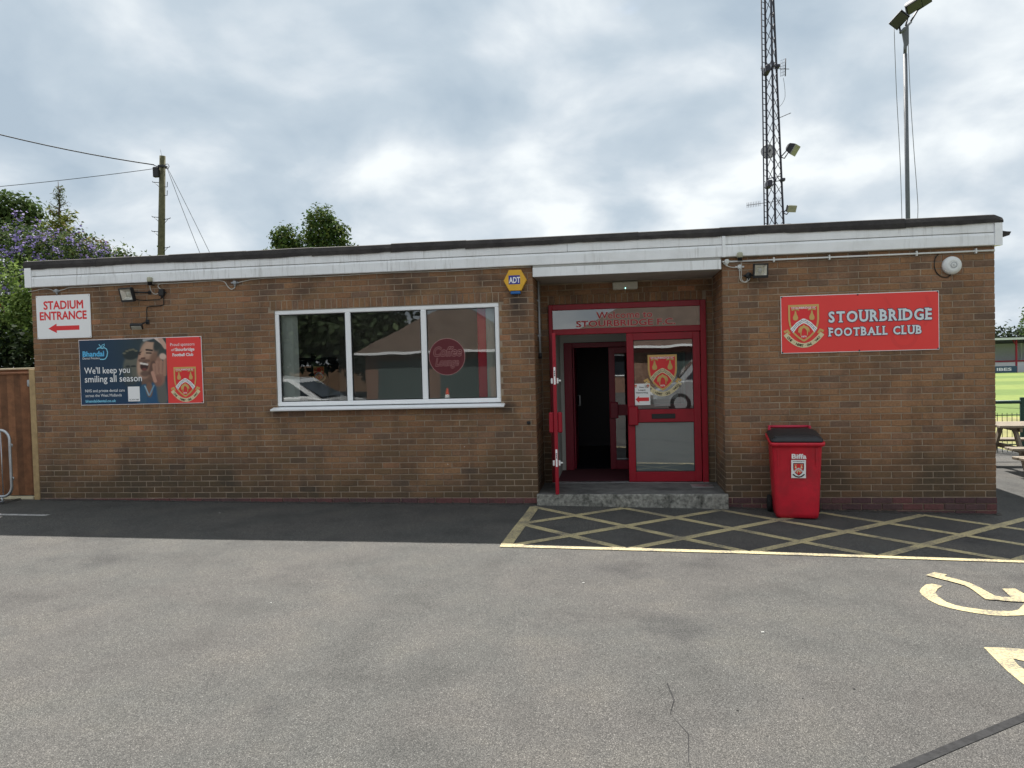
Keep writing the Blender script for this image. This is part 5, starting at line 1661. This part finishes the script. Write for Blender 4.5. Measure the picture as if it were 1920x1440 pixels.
def shaft_x(z): return TPX-.11+(z-7.5)*.057
for z_, sd in ((10.85, -1), (9.21, -1), (8.53, -1), (9.09, 1), (7.74, 1)):
    x = shaft_x(z_)
    b = MB(); b.tube([(x+sd*.12, TPY-.05, z_-.04), (x+sd*.46, TPY-.05, z_), (x+sd*.47, TPY-.05, z_+.05)], .016, 6); b.tube([(x+sd*.12, TPY-.05, z_-.26), (x+sd*.36, TPY-.05, z_-.02)], .012, 5); b.build('step_iron', 'black_plastic', TP)
for z_ in (10.62, 10.22):
    x = shaft_x(z_)+.13
    b = MB(); b.tube([(x, TPY-.05, z_-.02), (x+.16, TPY-.05, z_-.04), (x+.18, TPY-.05, z_+.2)], .016, 6); b.build('hook', 'black_plastic', TP)
b = MB(); b.tube([(TPX+.12, TPY, 12.05), (TPX+.04, TPY, 12.4)], .006, 5); b.build('spike', 'wire', TP)
def wire(label, a, c, sag, r, m='wire', n=14):
    A, C_ = Vector(a), Vector(c); pts = []
    for i in range(n+1):
        t_ = i/n; p = A.lerp(C_, t_); p.z -= sag*4*t_*(1-t_); pts.append(p)
    b = MB(); b.tube(pts, r, 5)
    return tag(b.build('overhead_wire', m), label, 'wire')
wire('thick black overhead wire climbing away from the telegraph pole', (TPX-.3, TPY, 11.68), (-26, 20, 14.8), .35, .028)
wire('thin overhead wire running low from the telegraph pole over the shrubs', (TPX-.25, TPY, 11.5), (-26, 22, 10.5), .12, .015, 'wire')
wire('drop wire slanting steeply from telegraph pole to behind the roof', (TPX+.35, TPY, 11.55), (-10.3, 24, 5.8), -.05, .013, 'wire_grey')
wire('second drop wire hanging close beside the steep one', (TPX+.35, TPY, 11.5), (-10.9, 24, 5.8), .12, .013, 'wire_grey')

# ------------------------------------------------------------------ lattice mast
mat('mast_steel', (.045, .045, .06), .6, metal=.3, vary=.2, vscale=8)
mat('dish_grey', (.5, .5, .5), .5, vary=.06); mat('lamp_cream', (.24, .25, .19), .45, vary=.15, vscale=10); mat('lamp_black', (.02, .02, .024), .5)
MS = thing('lattice_mast', 'tall dark steel lattice radio mast with ladder behind the clubhouse', 'mast', (12.45, 13, -.2))
def legA(z): return Vector((12.19+.0041*z, 13.05, z))
def legB(z): return Vector((12.378-.0032*z, 12.75, z))
def legC(z): return Vector((12.80-.029*z, 13.0, z))
ZT = 16.5
for nm, L_ in (('leg', legA), ('leg', legB), ('leg', legC)):
    b = MB(); b.tube([L_(-.2), L_(5), L_(10), L_(ZT)], .030, 8); b.build(nm, 'mast_steel', MS)
def braces(L0, L1, z0, z1, h, off):
    z = z0+off; k = 0
    while z < z1:
        a, c = (L0, L1) if k % 2 else (L1, L0)
        b = MB(); b.tube([a(z), c(z+h)], .010, 5, caps=False); b.tube([c(z+.03), a(z+h+.03)], .010, 5, caps=False); b.build('brace', 'mast_steel', MS)
        z += h*1.02; k += 1
braces(legB, legC, 3.2, 14.5, .34, 0); braces(legA, legB, 3.2, 14.5, .42, .1)
b = MB(); b.tube([(12.088, 13.0, -.2), (12.113, 13, 5.6), (12.14, 13, ZT)], .020, 6); b.build('ladder_rail', 'mast_steel', MS)
z = 4.6
while z < 13:
    b = MB(); b.tube([(12.09+.004*z, 13.0, z), legA(z-.03)], .010, 5, caps=False); b.build('rung', 'mast_steel', MS); z += .168
for z in (6.74, 9.93):
    for dz in (0, .12):
        b = MB(); b.tube([legA(z+dz), legB(z-.03+dz), legC(z+.05+dz), legA(z+dz)], .012, 5); b.build('collar', 'mast_steel', MS)
    b = MB(); b.cbox(12.16, 12.30, 12.7, 13.1, z-.16, z+.02, .02); b.cbox(12.33, 12.40, 12.68, 12.8, z-.05, z+.05, .02); e = legC(z); b.cbox(e.x-.04, e.x+.09, 12.93, 13.07, z+.02, z+.10, .01); b.build('clamp', 'mast_steel', MS)
DS = thing('satellite_dish', 'round grey dish strapped inside the lattice mast', 'dish', (12.285, 13.2, 7.66))
b = MB(); b.lathe([(.001, 0), (.12, .012), (.20, .04), (.212, .048), (.20, .052), (.1, .03), (.001, .02)], 28, Matrix.Translation((12.285, 13.2, 7.66)) @ Matrix.Rotation(R(84), 4, 'X')); b.build('bowl', 'dish_grey', DS)
b = MB(); b.cbox(12.29, 12.33, 13.0, 13.16, 7.63, 7.69, .01); b.build('mount', 'mast_steel', DS)
def mast_lamp(label, p, pivot, w, h, dp, yaw, tilt):
    t = thing('mast_floodlight', label, 'floodlight', p)
    M_ = rotx(p, yaw, tilt)
    b = MB()
    rect = lambda ww, hh, y: [M_ @ Vector((x, y, z)) for x, z in ((-ww/2, -hh/2), (ww/2, -hh/2), (ww/2, hh/2), (-ww/2, hh/2))]
    ls = [rect(w, h, -.02), rect(w*.96, h*.94, .03), rect(w*.75, h*.72, dp*.7), rect(w*.35, h*.35, dp)]
    b.add([q for l_ in ls for q in l_], [(i*4+j, i*4+(j+1) % 4, i*4+4+(j+1) % 4, i*4+4+j) for i in range(3) for j in range(4)]+[(12, 13, 14, 15)])
    b.build('housing', 'lamp_black', t)
    b = MB(); b.cbox(-w/2, w/2, -.06, -.021, -h/2, h/2, .006, M=M_); b.build('lens', 'lamp_cream', t)
    b = MB(); b.tube([M_ @ Vector((0, dp*.5, -h*.45)), Vector(pivot)+Vector((.10, 0, -.04)), Vector(pivot)], .018, 6); b.tube([M_ @ Vector((0, dp*.6, h*.3)), Vector(pivot)], .016, 6); b.build('bracket', 'mast_steel', t)
mast_lamp('large floodlight with pale lens on an arm from the lattice mast', (12.93, 12.9, 7.60), (12.59, 13, 7.44), .34, .30, .22, 58, 34)
mast_lamp('small floodlight on the lattice mast just above the roof', (12.83, 12.9, 5.96), (12.63, 13, 5.86), .27, .19, .14, 22, 24)
def yagi(label, boom, els, r=.007):
    t = thing('yagi_antenna', label, 'antenna', boom[0])
    b = MB(); b.tube(boom, r*1.3, 6); b.build('boom', 'mast_steel', t)
    A, C_ = Vector(boom[0]), Vector(boom[-1])
    for u, l_ in els:
        p = A.lerp(C_, u)
        b = MB(); b.tube([p-Vector((0, 0, l_)), p+Vector((0, 0, l_))], r*.8, 5); b.build('element', 'mast_steel', t)
    return t
yagi('yagi aerial with many short rods sticking out low on the mast', [(11.634, 13, 6.135), (12.57, 13, 6.215)], [(.01+i*.048, .075) for i in range(9)]+[(.93, .13), (.98, .11)])
yg = yagi('yagi aerial with mesh reflector high on the mast', [(12.06, 12.9, 9.93), (12.83, 12.9, 9.85)], [(.02, .07), (.1, .05), (.35, .05), (.5, .05), (.6, .05), (.7, .06)])
b = MB(); b.tube([(12.74, 12.9, 10.15), (12.725, 12.9, 9.66)], .016, 6)
for i in range(6):
    z = 9.70+i*.085
    b.tube([(12.735, 12.9, z+.02), (12.56, 12.7, z-.10)], .004, 4)
for i in range(4):
    u = i/3
    b.tube([(12.735-.175*u, 12.9-.2*u, 10.10-.1*u), (12.725-.175*u, 12.9-.2*u, 9.68-.1*u)], .004, 4)
b.build('reflector', 'mast_steel', yg)
yagi('slim rod aerial slanting up from the mast above the dish', [(12.42, 13, 8.49), (12.885, 13, 8.66)], [(.5, .015), (.7, .015), (.9, .015)])
cable('thin cable hanging off the mast below the mesh reflector', [(12.67, 12.9, 9.62), (12.70, 12.9, 9.4), (12.71, 12.9, 9.1), (12.66, 12.95, 8.95), (12.58, 13, 8.86)], .006, 'wire_grey')
b = MB(); b.cbox(12.50, 12.87, 12.7, 13.1, 5.30, 5.47, .01); b.cbox(12.62, 12.8, 12.75, 12.9, 5.47, 5.52, .01)
tag(b.build('junction_cabinet', 'grey_plastic'), 'grey equipment cabinet at the mast peeping over the roof', 'cabinet')

# ------------------------------------------------------------------ pitch floodlight column
mat('column_grey', (.12, .13, .145), .6, metal=.15, vary=.1); mat('head_lens', (.05, .055, .045), .4)
FC = thing('floodlight_column', 'slim grey floodlight column with lamps behind the right end of the clubhouse', 'floodlight', (19.29, 22, -.2))
b = MB(); b.tube([(19.32, 22, -.3), (19.29, 22, 7.2), (19.25, 22, 13.4)], .09, 12, r1=.078); b.tube([(19.25, 22, 13.4), (19.28, 22, 14.35)], .06, 10); b.build('column', 'column_grey', FC)
b = MB(); b.prism([(19.10, 14.3), (19.36, 14.45), (19.36, 13.75), (19.22, 13.55)], lambda a, c, d_: (a, d_, c), 21.9, 21.96); b.build('gusset', 'column_grey', FC)
b = MB(); b.tube([(18.95, 21.6, 14.08), (19.62, 22.4, 14.78)], .055, 8); b.build('crossarm', 'column_grey', FC)
for i, (p, yaw, tilt) in enumerate((((18.98, 21.8, 14.65), -30, 40), ((19.62, 22.1, 15.25), 20, 40), ((20.1, 22.4, 15.55), 25, 35))):
    M_ = rotx(p, yaw, tilt) @ Matrix.Rotation(R(-38), 4, 'Y')
    b = MB()
    rect = lambda ww, hh, y: [M_ @ Vector((x, y, z)) for x, z in ((-ww/2, -hh/2), (ww/2, -hh/2), (ww/2, hh/2), (-ww/2, hh/2))]
    ls = [rect(.62, .42, -.05), rect(.62, .42, .04), rect(.4, .3, .22), rect(.2, .18, .34)]
    b.add([q for l_ in ls for q in l_], [(k*4+j, k*4+(j+1) % 4, k*4+4+(j+1) % 4, k*4+4+j) for k in range(3) for j in range(4)]+[(12, 13, 14, 15)])
    o = b.build('lamp_head', 'lamp_black', FC)
    b = MB(); b.cbox(-.28, .28, -.07, -.051, -.18, .18, .006, M=M_); b.build('lens', 'head_lens', o)
    b = MB(); b.tube([M_ @ Vector((-.2, .05, -.2)), Vector((18.95+.3*i, 21.6+.36*i, 14.08+.31*i))], .035, 6); b.build('stirrup', 'lamp_black', o)
cable('pale guide rope hanging left of the floodlight column', [(18.86, 22, 14.45), (18.92, 22, 12), (19.02, 22, 9.5), (19.07, 22, 7), (19.08, 22, 5)], .012, 'wire_grey')
cable('pale guide rope bowing right of the floodlight column', [(19.36, 22, 14.2), (19.42, 22, 12), (19.53, 22, 9.8), (19.64, 22, 8.0), (19.66, 22, 7.3), (19.6, 22, 6.4)], .012, 'wire_grey')

# ------------------------------------------------------------------ football ground seen past the right corner
def grass_mat():
    m = mat('pitch_grass', (.115, .165, .028), .9, vary=.18, vscale=3)
    N, L = m.node_tree.nodes, m.node_tree.links
    b = N['Principled BSDF']; src = b.inputs['Base Color'].links[0].from_socket
    geo = N.new('ShaderNodeNewGeometry'); sx = N.new('ShaderNodeSeparateXYZ'); L.new(geo.outputs['Position'], sx.inputs[0])
    w = N.new('ShaderNodeMath'); w.operation = 'SINE'; k = N.new('ShaderNodeMath'); k.operation = 'MULTIPLY'; k.inputs[1].default_value = .62
    L.new(sx.outputs['Y'], k.inputs[0]); L.new(k.outputs[0], w.inputs[0])
    r = N.new('ShaderNodeValToRGB'); r.color_ramp.elements[0].position = .4; r.color_ramp.elements[1].position = .6
    r.color_ramp.elements[0].color = (.80, .86, .8, 1); r.color_ramp.elements[1].color = (1.22, 1.12, 1.2, 1)
    h = N.new('ShaderNodeMath'); h.operation = 'MULTIPLY_ADD'; h.inputs[1].default_value = .5; h.inputs[2].default_value = .5; L.new(w.outputs[0], h.inputs[0]); L.new(h.outputs[0], r.inputs[0])
    x = N.new('ShaderNodeMix'); x.data_type = 'RGBA'; x.blend_type = 'MULTIPLY'; x.inputs[0].default_value = 1
    L.new(src, x.inputs[6]); L.new(r.outputs[0], x.inputs[7]); L.new(x.outputs[2], b.inputs['Base Color'])
grass_mat()
mat('dry_grass', (.20, .19, .07), .95, vary=.3, vscale=2.5)
sheet('grass_verge', [12.5, 20, 30, 60], [6.2, 9, 14.0], lambda x, y: -.112, 'dry_grass')
sheet('pitch', [16, 30, 50, 90], [14.0, 25, 40, 58.5], lambda x, y: -.130, 'pitch_grass')
mat('stand_roof', (.10, .11, .12), .6, vary=.1); mat('stand_wall', (.62, .64, .65), .7, vary=.06); mat('stand_white', (.75, .76, .77), .6); mat('post_red', (.33, .012, .035), .5); mat('ad_blue', (.04, .09, .14), .45)
ST = thing('covered_stand', 'low covered spectator stand across the far side of the pitch', 'stand', (47, 62, -.2))
b = MB(); b.prism([(60.2, 2.70), (60.2, 2.80), (65.6, 2.45), (65.6, 2.35)], lambda y, z, d_: (d_, y, z), 36, 62); b.build('roof', 'stand_roof', ST)
b = MB(); b.box(36, 62, 60.1, 60.2, 2.66, 2.84); b.build('roof_edge', 'stand_wall', ST)
b = MB(); b.box(36, 62, 65.3, 65.5, -.3, 2.4); b.build('back_wall', 'stand_wall', ST)
b = MB(); b.box(36, 62, 62.0, 62.1, -.3, .74); b.build('front_wall', 'stand_white', ST)
b = MB(); b.box(36, 62, 61.9, 62.0, .74, .86); b.build('rail', 'post_red', ST)
for x in np.arange(36.4, 62, 3.0):
    b = MB(); b.box(x-.06, x+.06, 60.8, 60.92, -.3, 2.68); b.tube([(x, 60.86, 2.1), (x-.4, 60.6, 2.66)], .04, 5); b.build('post', 'post_red', ST)
for x in np.arange(38.9, 62, 3.0):
    b = MB(); b.box(x-.05, x+.05, 65.0, 65.1, -.3, 2.4); b.build('mullion', 'stand_white', ST)
AD = thing('advert_board', 'blue grey pitchside advertising board with white letters', 'board', (40.6, 59.4, -.2))
b = MB(); b.box(36.5, 41.72, 59.38, 59.42, -.15, .42); b.build('panel', 'ad_blue', AD)
F = Flat(Frame((0, 59.38, 0)), base=.004); F.text('IBES', 40.12, 41.3, .02, .28, 'white_print', .03); F.done('lettering', AD)
b = MB(); b.cbox(43.2, 46.5, 59.3, 60.2, -.15, .35, .05)
tag(b.build('dugout_bench', 'stand_wall'), 'pale low bench unit beside the pitchside board', 'bench')
tree('broadleaf_tree', 'leafy green tree rising behind the far stand at the right edge', (52.5, 75, -.2), [((51.6, 75, 4.8), (1.6, 1.5, 1.8), 110), ((53.6, 75, 5.4), (2.0, 1.8, 2.2), 130), ((53.2, 75, 3.4), (2.8, 2, 1.4), 90)], 3.0, .25, .34, MID, .26, 12)
FW_ = thing('distant_wood', 'far dark wooded skyline beyond the stand', 'wood', (75, 125, -.2))
FW_['kind'] = 'stuff'
P, Nn = lobes([((14+i*3.2+random.uniform(-1, 1), 125, 2.6+random.uniform(-.6, .8)), (2.6, 2, 2.6), 55) for i in range(46)], .5, 9, .4)
leaves('foliage', P, Nn, .8, [(.045, .065, .04), (.06, .08, .045), (.04, .055, .04)], 'leaf', FW_, 'stuff')

# railing along the terrace
mat('rail_green', (.008, .045, .035), .4, vary=.1)
RA = thing('railing', 'dark green tubular railing between terrace and pitch', 'railing', (16, 5.2, -.1))
b = MB(); b.tube([(12.9, 5.2, .90), (20, 5.2, .86)], .032, 8); b.build('top_rail', 'rail_green', RA)
for x in np.arange(13.35, 20, 1.6):
    b = MB(); b.cbox(x-.03, x+.03, 5.17, 5.23, -.15, .97, .006); b.build('post', 'rail_green', RA)
MF = thing('mesh_fence', 'low dark wire fence with thin upright bars behind the railing', 'fence', (16, 5.9, -.1))
for z in (.60, .05):
    b = MB(); b.tube([(12.9, 5.9, z), (20, 5.9, z)], .011, 5); b.build('rail', 'rail_green', MF)
for x in np.arange(13, 18.5, .085):
    b = MB(); b.tube([(x, 5.9, -.1), (x, 5.9, .64)], .006, 4, caps=False); b.build('bar', 'rail_green', MF)

# picnic tables
mat('bench_wood', (.22, .185, .14), .8, vary=.2, vscale=10, streak=.3, sscale=(3, 50, 50), scol=(.15, .12, .09))
def picnic(label):
    t = thing('picnic_table', label, 'picnic table', (0, 0, 0), 'picnic tables on the terrace')
    for i in range(5):
        b = MB(); y = -.32+i*.16; b.cbox(-.88, .88, y-.07, y+.07, .715, .755, .006); b.build('tabletop_plank', 'bench_wood', t)
    for s_ in (-1, 1):
        for j in (0, 1):
            b = MB(); y = s_*(.60+j*.145); b.cbox(-.88, .88, y-.065, y+.065, .41, .45, .006); b.build('seat_plank', 'bench_wood', t)
    for x in (-.62, .62):
        for s_ in (-1, 1):
            b = MB(); b.add([(x-.022, s_*.28, .715), (x+.022, s_*.28, .715), (x+.022, s_*.18, .715), (x-.022, s_*.18, .715), (x-.022, s_*.74, 0), (x+.022, s_*.74, 0), (x+.022, s_*.64, 0), (x-.022, s_*.64, 0)],
                            [(0, 1, 2, 3), (4, 5, 6, 7), (0, 1, 5, 4), (1, 2, 6, 5), (2, 3, 7, 6), (3, 0, 4, 7)]); b.build('leg', 'bench_wood', t)
        b = MB(); b.cbox(x+.024, x+.064, -.74, .74, .335, .41, .004); b.build('crossbar', 'bench_wood', t)
        b = MB(); b.cbox(x+.024, x+.064, -.36, .36, .65, .714, .004); b.build('batten', 'bench_wood', t)
    return t
p1 = picnic('weathered timber picnic table standing right beside the brick corner')
p1.location = (14.55, 3.55, -.1); p1.rotation_euler = (0, 0, R(-4))
p2 = copy_tree(p1); p2['label'] = 'weathered timber picnic table half cut off at the picture edge'
p2.location = (14.15, 1.25, -.1); p2.rotation_euler = (0, 0, R(6))

# ------------------------------------------------------------------ what stands across the car park (mirrored in the glass)
mat('car_white', (.72, .73, .74), .25, coat=.6); mat('car_silver', (.42, .43, .44), .3, metal=.4, coat=.5); mat('car_glass', (.02, .025, .03), .08, spec=.8); mat('tyre', (.015, .015, .015), .8); mat('alloy', (.3, .3, .31), .6, metal=.2)
mat('lamp_clear', (.7, .7, .7), .15); mat('lamp_red', (.4, .01, .01), .2)
def vehicle(name, label, cat, loc, flip, prof, cabin, glassz, width, paint, axles, rw, text=None):
    """prof: side outline of the lower body, cabin: outline of the glasshouse, x forward"""
    t = thing(name, label, cat, loc)
    sx = -1 if flip else 1
    fn = lambda inset: (lambda x, z, d: (loc[0]+sx*x, loc[1]+d, loc[2]+z))
    b = MB(); w = width/2
    n = len(prof)
    def ring(inset, y): return [(loc[0]+sx*(x*(1-inset*.06)), loc[1]+y, loc[2]+z+(inset*.02 if z < .4 else -inset*.02)) for x, z in prof]
    rs = [ring(1, -w), ring(0, -w+.09), ring(0, w-.09), ring(1, w)]
    b.add([p for r_ in rs for p in r_], [(i*n+j, i*n+(j+1) % n, (i+1)*n+(j+1) % n, (i+1)*n+j) for i in range(3) for j in range(n)]+[tuple(range(n)), tuple(3*n+j for j in range(n))])
    body = b.build('body', paint, t)
    b = MB(); m_ = len(cabin); zb = min(z for _, z in cabin); zt = max(z for _, z in cabin)
    def cr(sgn): return [(loc[0]+sx*x, loc[1]+sgn*(w-.05-.16*(z-zb)/(zt-zb)), loc[2]+z) for x, z in cabin]
    A_, B_ = cr(-1), cr(1)
    b.add(A_+B_, [tuple(range(m_)), tuple(m_+j for j in range(m_))]+[(j, (j+1) % m_, m_+(j+1) % m_, m_+j) for j in range(m_)])
    b.build('cabin', paint, t)
    for sgn in (-1, 1):                           # side glass
        for g in glassz:
            b = MB(); b.add([(loc[0]+sx*x, loc[1]+sgn*(w-.05-.16*(z-zb)/(zt-zb)+.006), loc[2]+z) for x, z in g], [tuple(range(len(g)))]); b.build('window', 'car_glass', t)
    # windscreen just proud of the cabin front
    c0, c1 = cabin[0], cabin[1]
    pts = []
    for (x, z), k in ((c0, .06), (c1, -.02)):
        for sgn in (-1, 1):
            pts.append((loc[0]+sx*(x+.012), loc[1]+sgn*(w-.13-.16*(z-zb)/(zt-zb)), loc[2]+z+k))
    b = MB(); b.add(pts, [(0, 1, 3, 2)]); b.build('windscreen', 'car_glass', t)
    for x in axles:
        for sgn in (-1, 1):
            Mw = Matrix.Translation((loc[0]+sx*x, loc[1]+sgn*(w-.09), loc[2]+rw)) @ Matrix.Rotation(R(90), 4, 'X')
            b = MB(); b.lathe([(rw*.6, -.1), (rw*.95, -.1), (rw, -.07), (rw, .07), (rw*.95, .1), (rw*.6, .1)], 24, Mw); wh = b.build('wheel', 'tyre', t)
            b = MB(); b.lathe([(.03, -.105), (rw*.62, -.102), (rw*.62, .102), (.03, .105)], 20, Mw, smooth=False); b.build('rim', 'alloy', wh)
    xf = max(x for x, _ in prof); xb = min(x for x, _ in prof)
    for sgn in (-1, 1):
        b = MB(); b.cbox(loc[0]+sx*xf-.12, loc[0]+sx*xf+.02, loc[1]+sgn*(w-.28)-.16, loc[1]+sgn*(w-.28)+.16, loc[2]+.62, loc[2]+.76, .02); b.build('headlight', 'lamp_clear', t)
        b = MB(); b.cbox(loc[0]+sx*xb-.02, loc[0]+sx*xb+.08, loc[1]+sgn*(w-.2)-.1, loc[1]+sgn*(w-.2)+.1, loc[2]+.7, loc[2]+.95, .02); b.build('tail_light', 'lamp_red', t)
    return t
vehicle('parked_car', 'white hatchback car reflected in the corner of the lounge window', 'car', (-.55, -9.4, gz(-.5)), False,
        [(-2.05, .22), (-2.1, .6), (-2.0, .92), (.75, .95), (1.5, .86), (2.0, .72), (2.1, .5), (2.05, .22)],
        [(1.05, .90), (.25, 1.42), (-.5, 1.50), (-1.5, 1.42), (-2.02, .92)], [[(.75, .98), (.15, 1.36), (-.45, 1.42), (-.45, .97)], [(-.52, .97), (-.52, 1.42), (-1.4, 1.36), (-1.75, .97)]], 1.78, 'car_white', (1.3, -1.25), .31)
vehicle('parked_van', 'silver van reflected in the closed door glass', 'van', (11.4, -15.5, gz(11)), True,
        [(-2.3, .25), (-2.35, .7), (-2.3, 1.1), (1.3, 1.1), (2.0, .98), (2.3, .8), (2.35, .5), (2.3, .25)],
        [(1.55, 1.06), (.85, 1.80), (.2, 1.9), (-2.2, 1.86), (-2.32, 1.08)], [[(1.25, 1.15), (.75, 1.7), (.1, 1.74), (.1, 1.14)]], 1.9, 'car_silver', (1.45, -1.4), .34)
mat('roof_tile', (.105, .075, .058), .85, vary=.25, vscale=2.2, streak=.5, sscale=(1, 9, 9), scol=(.06, .04, .03)); mat('house_brick', (.20, .12, .085), .85, vary=.2, vscale=6); mat('garage_green', (.06, .085, .08), .6)
def bungalow(label, x0, x1, y0, y1, eave, ridge, doors):
    t = thing('bungalow', label, 'house', ((x0+x1)/2, (y0+y1)/2, -.1))
    b = MB(); b.box(x0, x1, y0, y1, -.2, eave); b.build('wall', 'house_brick', t)
    o = .45; h = min((y1-y0)/2, (x1-x0)/2-.3)
    b = MB(); b.add([(x0-o, y0-o, eave), (x1+o, y0-o, eave), (x1+o, y1+o, eave), (x0-o, y1+o, eave), (x0+h, (y0+y1)/2, ridge), (x1-h, (y0+y1)/2, ridge)],
                    [(0, 1, 5, 4), (1, 2, 5), (2, 3, 4, 5), (3, 0, 4), (3, 2, 1, 0)]); b.build('roof', 'roof_tile', t)
    b = MB(); b.box(x0-o, x1+o, y1+o-.03, y1+o+.01, eave-.11, eave+.01); b.build('fascia_board', 'upvc_clean', t)
    for kind, a, c, z0, z1 in doors:
        b = MB(); b.cbox(a, c, y1-.02, y1+.04, z0, z1, .01)
        o_ = b.build('garage_door' if kind == 'g' else 'window', 'garage_green' if kind == 'g' else 'upvc_clean', t)
        if kind == 'w':
            b = MB(); b.box(a+.07, (a+c)/2-.03, y1+.041, y1+.045, z0+.07, z1-.07); b.box((a+c)/2+.03, c-.07, y1+.041, y1+.045, z0+.07, z1-.07); b.build('pane', 'car_glass', o_)
    return t
bungalow('brick bungalow with brown hipped roof mirrored in the lounge window', -4.6, 2.9, -36, -27, 2.5, 5.2, [('g', -4.0, -1.5, 0, 2.1), ('g', -.8, 1.7, 0, 2.1)])
bungalow('brick bungalow with brown hipped roof mirrored over the doors', 4.6, 19.5, -37, -28, 2.5, 5.3, [('w', 6, 8.4, .9, 2.1), ('g', 10, 12.4, 0, 2.1), ('w', 14, 16.4, .9, 2.1)])
tree('broadleaf_tree', 'big dark tree mirrored in the left panes of the lounge window', (-11.5, -30, 0), [((-10, -31, 8), (4, 3.5, 3.2), 330), ((-13.5, -31, 6), (3.4, 3, 2.8), 260), ((-6.6, -32, 6.6), (3.4, 3, 2.6), 300), ((-10, -30, 4.2), (4.6, 3, 2.4), 380), ((-14, -30, 3.2), (4, 3, 2.2), 280), ((-6.5, -32, 3.6), (2.6, 2.5, 2.2), 240)], 3, .4, .50, [(.07, .10, .05), (.09, .12, .06), (.06, .085, .045)], .45, 15, shell=.3)
mat('cone_orange', (.55, .06, .02), .5); mat('cone_white', (.7, .7, .7), .45)
def cone(label, x, y):
    t = thing('traffic_cone', label, 'cone', (x, y, gz(x)))
    z = gz(x)
    b = MB(); b.cbox(x-.2, x+.2, y-.2, y+.2, z, z+.035, .01); b.build('base', 'rubber', t)
    b = MB(); b.lathe([(.15, .035), (.115, .25), (.113, .25), (.075, .5), (.073, .5), (.035, .74), (.001, .75)], 20, Matrix.Translation((x, y, z))); b.build('body', 'cone_orange', t)
    b = MB(); b.lathe([(.117, .25), (.078, .5), (.07, .5), (.1, .25)], 20, Matrix.Translation((x, y, z))); b.build('sleeve', 'cone_white', t)
cone('orange traffic cone standing on open tarmac before the bungalow', 1.15, -20)
cone('orange traffic cone standing nearer the clubhouse window', 2.2, -12.5)
# grit and dirt gathered along the foot of the wall
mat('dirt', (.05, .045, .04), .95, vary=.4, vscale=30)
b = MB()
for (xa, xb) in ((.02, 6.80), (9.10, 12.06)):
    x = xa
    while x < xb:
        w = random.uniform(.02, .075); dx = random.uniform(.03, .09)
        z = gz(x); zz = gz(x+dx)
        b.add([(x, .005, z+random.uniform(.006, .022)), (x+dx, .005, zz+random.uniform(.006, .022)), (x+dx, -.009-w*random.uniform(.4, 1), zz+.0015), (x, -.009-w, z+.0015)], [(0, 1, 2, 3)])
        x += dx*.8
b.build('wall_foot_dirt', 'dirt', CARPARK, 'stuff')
mat('fence_boards', (.16, .10, .06), .85, vary=.25, vscale=4)
b = MB(); b.box(-30, 40, -40.2, -40, -.2, 1.9)
tag(b.build('boundary_fence', 'fence_boards'), 'long brown boundary fence across the back of the car park', 'fence')
